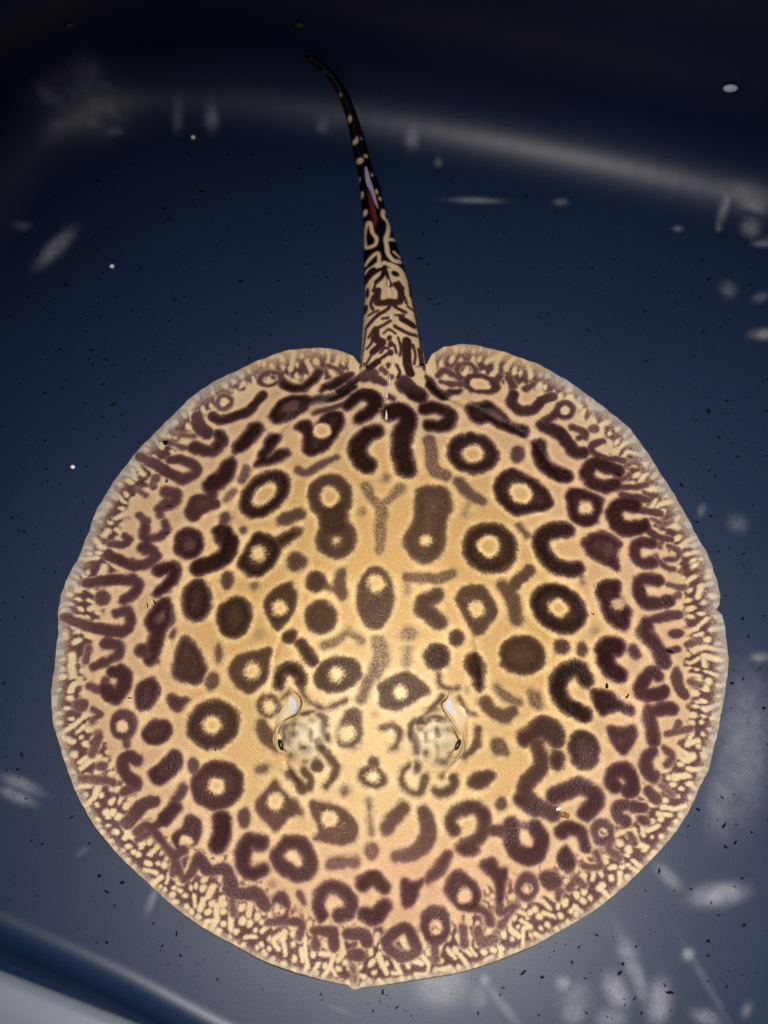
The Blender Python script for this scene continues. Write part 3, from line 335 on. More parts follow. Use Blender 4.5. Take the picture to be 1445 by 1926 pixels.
('p',0.88,0.0,[54.8,-126.1,62.2,-122.1,67.6,-127.7,72.2,-127.7,70.7,-138.1,68.2,-148.5,65.5,-146.7,64.2,-135.5]),
('p',0.75,0.0,[91.3,-139.0,90.6,-142.6,88.6,-145.5,85.7,-147.1,82.7,-147.1,79.9,-145.5,78.1,-142.6,77.5,-139.0,78.2,-135.4,80.2,-132.5,83.0,-130.9,86.1,-130.9,88.9,-132.5,90.7,-135.4]),
('h',0.0,0.0,[88.3,-139.4,88.0,-140.9,87.0,-142.1,85.6,-142.8,84.0,-142.8,82.6,-142.1,81.7,-140.9,81.4,-139.4,81.8,-137.9,82.8,-136.7,84.2,-136.0,85.7,-136.0,87.1,-136.7,88.0,-137.9]),
('p',0.78,0.0,[104.2,-134.2,103.6,-136.1,102.0,-137.6,99.7,-138.4,97.2,-138.4,95.0,-137.6,93.5,-136.1,93.0,-134.2,93.6,-132.3,95.2,-130.8,97.4,-130.0,99.9,-130.0,102.1,-130.8,103.6,-132.3]),
('p',0.82,0.0,[36.4,-160.5,36.0,-165.5,33.9,-169.7,30.6,-172.2,26.7,-172.5,23.0,-170.6,20.3,-166.9,19.0,-162.0,19.4,-157.0,21.5,-152.8,24.8,-150.3,28.7,-150.0,32.4,-151.9,35.2,-155.7]),
('h',0.0,0.0,[31.6,-162.1,31.2,-164.0,30.1,-165.6,28.5,-166.4,26.8,-166.4,25.2,-165.6,24.1,-164.0,23.7,-162.1,24.1,-160.2,25.3,-158.6,26.8,-157.8,28.6,-157.8,30.2,-158.6,31.2,-160.2]),
('s',0.78,2.86,[-2.9,-170.6,8.7,-162.6,14.1,-168.9,15.8,-176.6,6.9,-179.1,-0.2,-174.9,-2.9,-170.6]),
('s',0.65,2.32,[26.6,-172.3,27.4,-180.8]),
('s',0.65,2.34,[44.6,-163.0,45.3,-172.3]),
('s',0.65,2.52,[53.6,-163.9,56.2,-170.7,63.4,-169.0]),
('s',0.65,2.15,[77.3,-150.2,68.0,-161.3]),
('s',0.65,2.17,[67.3,-148.5,68.1,-153.6,77.3,-150.2]),
('s',0.88,3.67,[141.5,-78.8,138.7,-75.2,140.3,-70.3,146.6,-68.1,151.5,-72.3,153.3,-79.5,149.0,-81.4]),
('s',0.88,4.67,[102.1,-84.4,109.7,-81.6,119.1,-78.5,126.9,-82.4,128.6,-88.6,122.4,-94.0]),
('s',0.82,2.93,[147.6,-89.5,142.0,-91.3,142.6,-96.6,147.0,-100.2]),
('s',0.82,3.01,[152.2,-90.4,158.7,-91.2]),
('p',0.8,0.0,[162.0,-100.5,161.2,-101.4,159.8,-101.9,158.1,-101.8,156.5,-101.3,155.2,-100.3,154.5,-99.2,154.6,-98.0,155.4,-97.1,156.8,-96.6,158.4,-96.7,160.1,-97.2,161.4,-98.2,162.0,-99.4]),
('p',0.78,0.0,[139.1,-105.5,138.2,-108.7,136.2,-111.2,133.4,-112.6,130.3,-112.6,127.6,-111.2,125.8,-108.7,125.2,-105.5,126.0,-102.3,128.1,-99.8,130.9,-98.4,134.0,-98.4,136.7,-99.8,138.5,-102.4]),
('h',0.0,0.0,[135.3,-106.2,134.9,-107.5,134.1,-108.5,132.8,-109.1,131.5,-109.1,130.3,-108.5,129.5,-107.5,129.3,-106.2,129.7,-104.9,130.5,-103.9,131.8,-103.4,133.1,-103.4,134.3,-103.9,135.1,-105.0]),
('s',0.88,2.97,[106.1,-106.5,111.9,-103.4,119.3,-106.4,120.7,-115.2]),
('p',0.92,0.0,[108.7,-114.8,113.9,-122.3,113.7,-127.5,108.1,-129.3,103.4,-122.3]),
('p',0.82,0.0,[105.2,-136.7,103.8,-138.4,101.4,-139.4,98.6,-139.4,95.8,-138.4,93.7,-136.7,92.6,-134.5,92.7,-132.3,94.1,-130.5,96.5,-129.5,99.4,-129.5,102.1,-130.5,104.3,-132.3,105.4,-134.5]),
('s',0.82,3.62,[167.4,-56.6,161.9,-62.2,163.9,-70.3,166.6,-72.1]),
('s',0.75,2.07,[174.2,-54.7,178.7,-59.3,175.5,-64.8]),
('s',0.75,2.82,[162.2,-81.3,167.5,-85.8]),
('p',0.85,0.0,[108.9,-62.7,108.5,-65.2,107.2,-67.1,105.5,-68.2,103.6,-68.3,101.9,-67.2,100.7,-65.3,100.3,-62.9,100.8,-60.5,102.1,-58.5,103.8,-57.4,105.7,-57.4,107.4,-58.4,108.6,-60.3]),
('s',0.6,1.87,[89.8,-89.9,99.7,-97.8]),
('s',0.65,1.84,[137.4,-110.8,136.2,-117.0,142.5,-122.2]),
('s',0.65,1.85,[127.9,-118.8,129.4,-126.6,120.2,-126.6]),
('s',0.65,1.84,[110.6,-138.8,115.3,-134.5,118.9,-138.0]),
('s',0.65,1.87,[149.5,-107.3,152.1,-112.6]),
('s',0.65,1.63,[103.3,-145.7,104.2,-141.4]),
('s',0.6,1.69,[170.9,-77.6,178.0,-83.0]),
('s',0.85,4.82,[84.7,-49.6,95.1,-45.0,105.3,-50.4]),
('s',0.78,4.75,[92.1,-53.3,94.5,-66.2,84.1,-79.3,88.0,-88.2,101.1,-95.1]),
('s',0.65,2.02,[-42.6,-38.5,-39.8,-41.3,-40.7,-47.8,-38.1,-52.9]),
('s',0.62,2.17,[-43.4,-53.6,-41.3,-58.1,-37.0,-63.1,-32.7,-68.7,-35.5,-75.9,-39.3,-79.5]),
('p',0.72,0.0,[-41.6,-66.9,-41.5,-68.5,-42.0,-69.9,-43.0,-70.9,-44.4,-71.2,-45.8,-70.8,-47.0,-69.8,-47.7,-68.3,-47.8,-66.8,-47.3,-65.4,-46.2,-64.4,-44.9,-64.1,-43.5,-64.4,-42.3,-65.4]),
('s',0.7,2.43,[-62.5,-71.6,-58.0,-75.4,-53.5,-81.3]),
('s',0.65,1.87,[-52.9,-71.0,-48.3,-75.7,-49.7,-80.3]),
('p',0.45,0.0,[-47.7,-58.2,-48.0,-59.1,-49.0,-59.9,-50.3,-60.3,-51.7,-60.3,-53.1,-59.8,-54.0,-59.0,-54.3,-58.0,-53.9,-57.0,-53.0,-56.3,-51.7,-55.9,-50.2,-55.9,-48.9,-56.4,-48.0,-57.2]),
('s',0.35,1.36,[-65.2,-44.0,-57.2,-42.5,-49.9,-47.3]),
('p',0.35,0.0,[-57.1,-61.3,-57.4,-62.0,-58.0,-62.4,-58.9,-62.7,-59.9,-62.6,-60.9,-62.3,-61.5,-61.7,-61.7,-61.0,-61.4,-60.4,-60.8,-59.9,-59.9,-59.7,-58.9,-59.8,-58.0,-60.1,-57.4,-60.7]),
('p',0.6,0.0,[-6.2,-65.8,-6.5,-67.2,-7.4,-68.3,-8.8,-68.9,-10.3,-68.9,-11.6,-68.3,-12.5,-67.2,-12.9,-65.8,-12.5,-64.4,-11.6,-63.3,-10.3,-62.6,-8.8,-62.7,-7.4,-63.3,-6.5,-64.4]),
('p',0.66,0.0,[-2.8,-77.1,-4.3,-79.5,-7.1,-81.0,-10.7,-81.4,-14.3,-80.4,-17.2,-78.4,-18.9,-75.8,-18.9,-73.0,-17.4,-70.6,-14.6,-69.1,-11.0,-68.8,-7.4,-69.7,-4.5,-71.7,-2.9,-74.4]),
('h',0.0,0.0,[-7.3,-74.6,-7.6,-76.0,-8.5,-77.1,-9.8,-77.7,-11.3,-77.7,-12.7,-77.0,-13.6,-75.9,-13.9,-74.5,-13.6,-73.2,-12.7,-72.1,-11.3,-71.4,-9.8,-71.4,-8.5,-72.1,-7.6,-73.2]),
('s',0.5,1.64,[-65.2,-42.9,-65.4,-48.3,-62.1,-53.4]),
('s',0.5,1.43,[-56.6,-43.1,-52.1,-45.6,-47.7,-49.0]),
('p',0.55,0.0,[-45.6,-41.3,-45.8,-42.1,-46.4,-42.7,-47.3,-43.1,-48.3,-43.1,-49.2,-42.7,-49.9,-42.1,-50.2,-41.3,-50.0,-40.5,-49.4,-39.9,-48.4,-39.6,-47.4,-39.6,-46.5,-39.9,-45.8,-40.6]),
('p',0.5,0.0,[-56.3,-43.2,-56.5,-43.8,-57.0,-44.2,-57.8,-44.4,-58.8,-44.4,-59.6,-44.0,-60.2,-43.4,-60.4,-42.8,-60.2,-42.2,-59.7,-41.7,-58.9,-41.5,-58.0,-41.6,-57.1,-42.0,-56.5,-42.5]),
('s',0.5,1.35,[-61.0,-50.3,-57.0,-49.1]),
('s',0.6,1.42,[-52.4,-37.2,-47.0,-35.7]),
('p',0.5,0.0,[-24.1,-82.7,-24.4,-84.3,-25.3,-85.5,-26.6,-86.2,-28.0,-86.2,-29.3,-85.5,-30.2,-84.2,-30.6,-82.7,-30.2,-81.1,-29.3,-79.9,-28.0,-79.2,-26.6,-79.2,-25.3,-79.9,-24.4,-81.2]),
('p',0.55,0.0,[-73.8,-67.1,-73.8,-68.6,-74.7,-70.1,-76.4,-71.3,-78.6,-72.0,-80.7,-72.0,-82.5,-71.4,-83.5,-70.3,-83.5,-68.8,-82.6,-67.3,-80.9,-66.1,-78.7,-65.4,-76.6,-65.4,-74.8,-66.0]),
('s',0.62,2.03,[22.5,-41.9,13.9,-43.1,12.8,-49.4,15.7,-54.8,16.0,-59.8]),
('s',0.6,1.11,[21.5,-36.6,28.6,-34.7]),
('p',0.42,0.0,[24.8,-61.0,24.6,-62.3,23.9,-63.4,22.9,-64.0,21.9,-64.0,20.9,-63.4,20.2,-62.3,20.0,-60.9,20.2,-59.6,20.8,-58.6,21.8,-58.0,22.9,-58.0,23.8,-58.6,24.5,-59.7]),
('s',0.35,1.3,[20.7,-49.2,26.6,-48.2,33.2,-46.9]),
('p',0.4,0.0,[35.3,-56.6,35.1,-57.4,34.3,-58.1,33.2,-58.5,32.0,-58.6,30.9,-58.3,30.1,-57.7,29.9,-56.9,30.1,-56.1,30.9,-55.5,32.0,-55.1,33.2,-55.0,34.3,-55.3,35.1,-55.9]),
('s',0.5,1.51,[21.3,-49.3,25.6,-47.7,33.2,-47.4]),
('p',0.55,0.0,[32.3,-41.3,32.0,-42.0,31.4,-42.6,30.5,-42.9,29.5,-42.9,28.7,-42.7,28.1,-42.2,27.9,-41.6,28.1,-40.9,28.7,-40.4,29.6,-40.1,30.6,-40.0,31.5,-40.2,32.1,-40.7]),
('p',0.45,0.0,[29.6,-54.9,29.4,-55.7,28.9,-56.4,28.1,-56.7,27.3,-56.7,26.5,-56.4,25.9,-55.8,25.7,-55.0,25.9,-54.2,26.5,-53.5,27.3,-53.2,28.1,-53.1,28.9,-53.5,29.4,-54.1]),
('s',0.5,1.33,[28.9,-64.9,34.4,-65.7]),
('s',0.55,1.24,[25.8,-39.4,33.4,-40.7]),
('p',0.5,0.0,[20.2,-47.1,20.0,-47.7,19.4,-48.2,18.6,-48.5,17.6,-48.5,16.8,-48.1,16.2,-47.6,16.0,-46.9,16.2,-46.3,16.8,-45.8,17.6,-45.5,18.6,-45.6,19.4,-45.9,20.0,-46.4]),
('s',0.58,2.05,[11.7,-67.9,7.9,-72.5,7.4,-77.6,11.7,-82.8,18.2,-83.7,21.4,-75.0]),
('p',0.6,0.0,[18.7,-68.9,18.5,-70.2,17.8,-71.3,16.8,-71.9,15.8,-71.9,14.8,-71.3,14.1,-70.2,13.9,-68.9,14.1,-67.6,14.8,-66.5,15.7,-65.9,16.8,-65.9,17.8,-66.5,18.5,-67.6]),
('p',0.5,0.0,[34.3,-74.2,34.1,-75.0,33.6,-75.7,32.8,-76.1,31.9,-76.1,31.1,-75.8,30.5,-75.1,30.3,-74.3,30.5,-73.5,31.1,-72.9,31.9,-72.5,32.8,-72.4,33.6,-72.7,34.1,-73.3]),
('s',0.68,2.46,[38.9,-74.7,38.9,-79.8,32.9,-84.1,28.0,-82.6]),
('p',0.78,0.0,[64.5,-71.7,64.6,-73.9,63.1,-76.3,60.3,-78.5,56.8,-80.1,53.3,-80.8,50.5,-80.3,48.8,-78.9,48.7,-76.7,50.1,-74.3,52.9,-72.1,56.4,-70.4,59.9,-69.8,62.8,-70.2]),
('p',0.55,0.0,[73.1,-59.9,71.2,-61.2,68.6,-61.4,65.9,-60.5,63.6,-58.8,62.2,-56.5,61.9,-54.1,62.8,-52.1,64.8,-50.8,67.3,-50.6,70.1,-51.4,72.3,-53.2,73.8,-55.5,74.0,-57.9]),
('s',0.58,2.53,[54.6,-45.3,53.4,-54.9,46.1,-61.5]),
('s',0.6,2.04,[-4.5,-45.5,1.5,-44.9,5.8,-48.7,4.2,-56.0,1.5,-58.0]),
('p',1,0.0,[-107.0,521.1,-32.1,458.3,32.5,456.6,34.3,356.5,32.9,265.8,0.2,265.8,-32.6,265.8,-101.9,357.8]),
('s',0,1.41,[-15.7,320.8,-17.3,314.3,-17.7,306.3,-16.0,300.4,-10.6,300.4,-8.9,305.3,-11.9,311.3,-13.6,319.3,-15.7,320.8]),
('s',0,1.75,[-3.9,330.6,-4.4,326.2,-0.6,321.3,-0.6,313.3,-2.3,305.3,-1.4,297.5,-0.6,292.6,3.5,287.8,7.6,288.7]),
('s',0,1.33,[-0.6,305.3,3.6,307.3]),
('s',0,1.16,[3.5,295.5,7.7,292.6]),
('p',0,0.0,[-18.3,344.7,-18.5,343.4,-19.0,342.4,-19.6,341.9,-20.4,341.9,-21.1,342.4,-21.5,343.4,-21.7,344.7,-21.6,346.0,-21.1,347.1,-20.4,347.6,-19.7,347.6,-19.0,347.1,-18.5,346.0]),
('p',0,0.0,[-7.7,346.2,-7.8,345.3,-8.2,344.5,-8.7,344.1,-9.3,344.1,-9.9,344.5,-10.2,345.3,-10.4,346.2,-10.2,347.2,-9.9,347.9,-9.3,348.3,-8.7,348.3,-8.2,347.9,-7.8,347.2]),
('p',0,0.0,[-5.3,340.8,-5.4,340.0,-5.7,339.3,-6.2,338.9,-6.7,338.9,-7.2,339.3,-7.5,340.0,-7.7,340.8,-7.5,341.7,-7.2,342.3,-6.7,342.7,-6.2,342.7,-5.7,342.3,-5.4,341.7]),
('p',0,0.0,[-15.4,329.6,-15.6,328.4,-16.1,327.5,-16.9,326.9,-17.8,326.9,-18.7,327.5,-19.2,328.4,-19.4,329.6,-19.2,330.8,-18.7,331.7,-17.9,332.2,-17.0,332.2,-16.2,331.7,-15.6,330.8]),
('s',0,1.49,[-16.7,287.3,-13.0,290.7,-8.1,293.6,-7.1,287.8,-8.9,283.9,-16.7,281.0]),
('s',0,2.3,[-8.9,283.4,0.2,283.4,7.6,280.6,10.9,274.4,12.4,265.8,14.8,258.2]),
('p',0,0.0,[-17.9,268.6,-13.0,274.4,-4.8,279.1,1.8,281.0,8.4,278.2,12.4,265.8,16.9,256.4,20.4,240.5,23.4,217.7,25.2,194.0,15.9,188.0,-11.1,187.3,-20.7,193.9,-19.6,217.7,-18.5,235.9,-17.8,249.8]),
('s',1,1.84,[-3.1,281.0,-4.8,274.4,-8.9,270.5]),
('s',1,1.19,[-2.3,278.2,0.2,268.6]),
('p',1,0.0,[7.1,275.8,6.6,274.9,5.6,274.4,4.4,274.3,3.1,274.7,2.1,275.5,1.5,276.5,1.4,277.6,1.9,278.5,2.9,279.1,4.2,279.2,5.5,278.8,6.5,278.0,7.1,276.9]),
('s',0.95,2.56,[-8.0,263.0,-8.4,254.5,-4.7,252.6,6.7,253.5,8.3,262.0,5.1,267.7]),
('p',0.9,0.0,[2.3,266.7,2.1,265.7,1.5,264.8,0.6,264.3,-0.3,264.3,-1.2,264.8,-1.8,265.7,-2.0,266.7,-1.8,267.8,-1.2,268.7,-0.3,269.2,0.6,269.2,1.5,268.7,2.1,267.8]),
('p',1,0.0,[-9.6,281.9,-9.6,280.9,-10.3,279.7,-11.5,278.6,-13.0,277.8,-14.5,277.5,-15.7,277.6,-16.4,278.3,-16.4,279.3,-15.7,280.4,-14.5,281.5,-13.0,282.3,-11.5,282.7,-10.3,282.6]),
('s',1,1.29,[-16.7,272.4,-13.8,276.3]),
('p',1,0.0,[-14.2,263.9,-14.3,262.2,-14.6,260.8,-15.1,260.0,-15.6,260.0,-16.1,260.8,-16.5,262.2,-16.6,263.9,-16.5,265.6,-16.2,267.0,-15.7,267.8,-15.1,267.8,-14.6,267.0,-14.3,265.6]),
('p',1,0.0,[-14.9,251.7,-15.1,250.1,-15.7,248.9,-16.5,248.2,-17.4,248.2,-18.2,248.9,-18.8,250.1,-19.0,251.7,-18.8,253.2,-18.2,254.5,-17.4,255.1,-16.5,255.1,-15.7,254.5,-15.1,253.2]),
('s',0.95,1.46,[-15.3,236.9,-8.0,243.3,-0.7,247.0,1.1,250.3,8.3,247.0,11.5,246.1]),
('s',1,2.54,[9.0,240.1,16.7,236.9]),
('s',0.95,2.7,[-9.6,232.3,-8.8,225.0,-4.7,221.3,-11.1,215.9]),
('s',0.9,1.27,[-8.0,233.2,0.9,236.9]),
('s',0.9,1.45,[4.1,233.2,13.0,229.5,18.7,229.5]),
('s',0.9,1.27,[-16.1,235.9,-10.4,241.5]),
('s',1,3.22,[12.2,223.2,12.1,213.2,12.8,204.2,14.4,199.1]),
('p',0.9,0.0,[2.1,224.1,1.9,223.1,1.3,222.3,0.5,221.9,-0.4,221.9,-1.2,222.3,-1.7,223.1,-1.9,224.1,-1.7,225.1,-1.2,225.8,-0.4,226.3,0.5,226.3,1.4,225.8,1.9,225.1]),
('p',0.9,0.0,[3.1,219.5,2.9,218.6,2.3,217.8,1.5,217.3,0.6,217.3,-0.2,217.8,-0.8,218.6,-1.0,219.5,-0.8,220.5,-0.2,221.3,0.6,221.7,1.5,221.7,2.3,221.3,2.9,220.5]),
('p',0.9,0.0,[3.2,213.2,3.0,212.2,2.4,211.3,1.5,210.8,0.6,210.8,-0.3,211.3,-0.9,212.2,-1.1,213.2,-0.9,214.3,-0.3,215.1,0.6,215.6,1.5,215.6,2.4,215.1,3.0,214.3]),
('s',1,2.51,[-13.5,204.2,-7.9,207.8]),
('s',0.95,1.35,[-7.9,208.3,0.1,213.2]),
('s',0.9,1.61,[21.0,218.6,22.4,207.8]),
('p',0.8,0.0,[0.9,204.2,0.7,203.5,0.3,202.9,-0.4,201.4,-1.1,201.4,-1.7,202.9,-2.2,203.5,-2.3,204.2,-2.2,205.0,-1.7,205.6,-1.1,206.0,-0.4,206.0,0.3,205.6,0.7,205.0]),
('s',0.8,0.91,[-14.5,245.2,-8.0,247.0]),
('s',0.95,3.2,[-16.7,196.9,-11.1,198.5]),
('s',0.9,2.22,[-11.1,195.8,-3.9,191.1]),
('s',1,4.99,[10.3,190.7,15.9,185.4,20.7,183.5]),
('s',0.8,0.72,[-16.1,235.9,-18.4,217.7,-19.9,206.0]),
('s',0.9,0.9,[16.5,259.2,18.8,245.2,21.1,231.4,24.0,204.2]),
('s',0.9,1.28,[14.9,270.5,15.7,261.1]),
('p',0.8,0.0,[3.0,195.2,2.8,194.4,2.3,193.8,1.6,193.4,0.8,193.4,0.1,193.8,-0.3,194.5,-0.5,195.3,-0.3,196.1,0.1,196.8,0.8,197.1,1.6,197.1,2.3,196.7,2.8,196.1]),
('s',1,1.63,[-46.5,190.9,-29.7,200.9]),
('s',1,1.84,[-34.5,188.8,-25.6,194.6,-17.5,198.0]),
('s',1,1.97,[26.6,198.4,32.1,190.1]),
('s',0.95,2.03,[-21.6,198.2,-14.3,201.9]),
('s',0.9,1.42,[0.0,180.0,2.4,178.3]),
('s',0.9,1.0,[-14.4,227.7,-11.2,232.7]),
('s',0.9,0.99,[-15.6,219.5,-12.4,222.7,-11.6,227.3]),
('s',0.9,1.0,[-4.7,240.1,0.5,239.4]),
('s',0.9,1.0,[4.6,242.4,10.3,243.5]),
('s',0.9,0.99,[6.1,225.0,8.1,217.7,7.3,211.4]),
('s',0.9,0.99,[16.6,221.3,18.1,213.2,17.2,206.9]),
('s',0.9,0.99,[-5.9,214.1,-3.1,217.3,-0.7,216.4]),
('s',0.9,0.99,[3.7,218.6,4.9,213.2]),
('s',0.9,1.0,[16.8,249.8,13.2,251.2]),
('s',0.9,1.0,[-11.3,259.2,-12.9,253.5,-11.3,248.9]),
('s',0.9,1.0,[10.8,259.2,12.4,253.5]),
('s',0.9,0.98,[-12.7,213.2,-15.9,207.8]),
('s',0.9,0.99,[4.9,204.2,7.2,198.9,5.6,194.5]),
('s',0.9,0.99,[-3.9,228.6,-0.7,230.4,4.1,227.7]),
('s',0.9,1.01,[-9.7,268.6,-11.3,263.9]),
('s',0.9,1.01,[6.7,270.5,10.0,265.8]),
('s',0.9,0.98,[-5.5,201.9,-2.3,198.0]),
('p',0.05,0.0,[-27.0,399.7,-27.2,398.7,-27.6,398.0,-28.3,397.6,-29.0,397.6,-29.6,398.0,-30.0,398.7,-30.2,399.7,-30.0,400.6,-29.6,401.4,-28.9,401.8,-28.2,401.8,-27.6,401.4,-27.2,400.6]),
('p',0.05,0.0,[-23.6,384.5,-23.8,383.7,-24.2,383.1,-24.9,382.8,-25.6,382.8,-26.2,383.1,-26.6,383.7,-26.8,384.5,-26.6,385.3,-26.2,385.9,-25.5,386.2,-24.9,386.2,-24.2,385.9,-23.8,385.3]),
('p',0.05,0.0,[-22.3,385.7,-22.4,384.7,-22.7,383.9,-23.2,383.5,-23.7,383.5,-24.2,383.9,-24.6,384.7,-24.7,385.7,-24.6,386.7,-24.2,387.5,-23.7,387.9,-23.2,387.9,-22.7,387.5,-22.4,386.7]),
('p',0.05,0.0,[-19.4,386.9,-19.5,386.5,-19.7,386.2,-20.1,386.0,-20.5,386.0,-20.8,386.2,-21.0,386.5,-21.1,386.9,-21.0,387.3,-20.8,387.7,-20.5,387.8,-20.1,387.8,-19.7,387.7,-19.5,387.3]),
('p',0.05,0.0,[-15.4,374.7,-15.6,374.1,-16.0,373.7,-16.6,373.5,-17.3,373.5,-18.0,373.7,-18.4,374.1,-18.5,374.7,-18.4,375.2,-18.0,375.6,-17.3,375.8,-16.6,375.8,-16.0,375.6,-15.6,375.2]),
('p',0.05,0.0,[-18.5,371.3,-18.8,370.3,-19.6,369.6,-20.7,369.2,-21.9,369.2,-23.0,369.6,-23.8,370.3,-24.1,371.3,-23.8,372.2,-23.0,372.9,-21.9,373.3,-20.7,373.3,-19.6,372.9,-18.8,372.2]),
('p',0.05,0.0,[-20.9,358.0,-21.0,357.1,-21.3,356.4,-21.7,356.1,-22.2,356.1,-22.6,356.4,-22.9,357.1,-23.0,358.0,-22.9,358.8,-22.6,359.5,-22.2,359.9,-21.7,359.9,-21.3,359.5,-21.0,358.8]),
('p',0.05,0.0,[-11.6,360.6,-11.7,359.9,-11.9,359.4,-12.3,359.2,-12.7,359.2,-13.0,359.4,-13.2,359.9,-13.3,360.6,-13.2,361.2,-13.0,361.7,-12.7,362.0,-12.3,362.0,-11.9,361.7,-11.7,361.2]),
('p',0.05,0.0,[-46.6,425.5,-46.7,425.3,-47.0,425.1,-47.3,425.0,-47.7,425.0,-48.0,425.1,-48.3,425.3,-48.4,425.5,-48.3,425.7,-48.0,425.9,-47.7,426.0,-47.3,426.0,-47.0,425.9,-46.7,425.7]),
('p',0.05,0.0,[-34.5,413.7,-34.6,413.2,-34.8,412.8,-35.2,412.6,-35.6,412.6,-35.9,412.8,-36.1,413.2,-36.2,413.7,-36.1,414.2,-35.9,414.6,-35.5,414.9,-35.1,414.9,-34.8,414.6,-34.6,414.2]),
]
FEAT = {'eye_l': (-66.1, -50.7, 30.9), 'eye_r': (41.1, -54.1, 35.7), 'spl_l': (-61.3, -31.3, 30.2), 'spl_r': (40.8, -37.3, 33.5), 'crumb': (107.3, -95.1, 10.3), 'ball_l': (-68.2, -51.4, 29.1), 'ball_r': (41.4, -54.7, 35.3), 'pup_l': (-67.4, -54.6, 28.8), 'pup_r': (41.4, -55.6, 35.0)}
CURVES = {'spl_l': [(-61.4, -21.6), (-56.6, -25.8), (-55.5, -30.8), (-57.6, -36.4), (-61.9, -38.8), (-67.0, -41.8), (-67.9, -45.7), (-71.1, -44.0), (-71.6, -38.1), (-68.4, -31.5), (-64.1, -25.9)], 'spl_r': [(35.6, -23.1), (38.3, -26.0), (41.6, -28.5), (48.2, -32.2), (49.5, -38.6), (48.0, -46.8), (44.5, -50.4), (40.6, -44.2), (36.4, -37.7), (32.5, -33.0), (32.6, -29.0)], 'rim_l': [(-60.0, -22.0), (-55.6, -26.5), (-54.7, -31.9), (-57.6, -36.8), (-61.9, -38.8), (-67.0, -41.1)], 'rim_r': [(36.6, -23.4), (34.9, -27.6), (32.2, -30.3), (32.2, -33.6), (35.4, -38.8), (39.9, -45.2)], 'lid_l': [(-67.0, -41.1), (-70.7, -45.7), (-72.0, -51.1), (-70.6, -56.2), (-67.5, -59.9), (-64.1, -61.9)], 'lid_r': [(37.6, -42.7), (41.2, -47.7), (44.5, -52.3), (45.5, -56.2), (43.9, -60.6), (39.9, -64.5), (35.2, -68.2)], 'in_l': [(-66.6, -41.8), (-68.6, -47.6), (-68.5, -52.7), (-66.4, -56.6), (-63.3, -59.3)], 'in_r': [(37.5, -44.1), (40.1, -49.1), (41.8, -52.8), (39.7, -57.3), (37.4, -60.5)]}
THORNS = [(-0.5, 267.4, 12.3, 5.0), (1.1, 241.5, 14.7, 7.9), (2.0, 204.2, 17.7, 8.6), (0.3, 191.4, 18.5, 6.5), (-1.9, 182.1, 19.7, 7.2), (-2.0, 164.8, 22.5, 6.5)]
STING = [(-17.0, 363.8, 11.3, 0.72), (-16.2, 359.7, 10.2, 1.44), (-15.3, 354.5, 9.2, 1.8), (-13.5, 348.7, 8.6, 1.87), (-11.9, 343.5, 8.6, 1.66), (-10.0, 337.3, 8.6, 1.15), (-7.7, 330.8, 8.6, 0.29)]
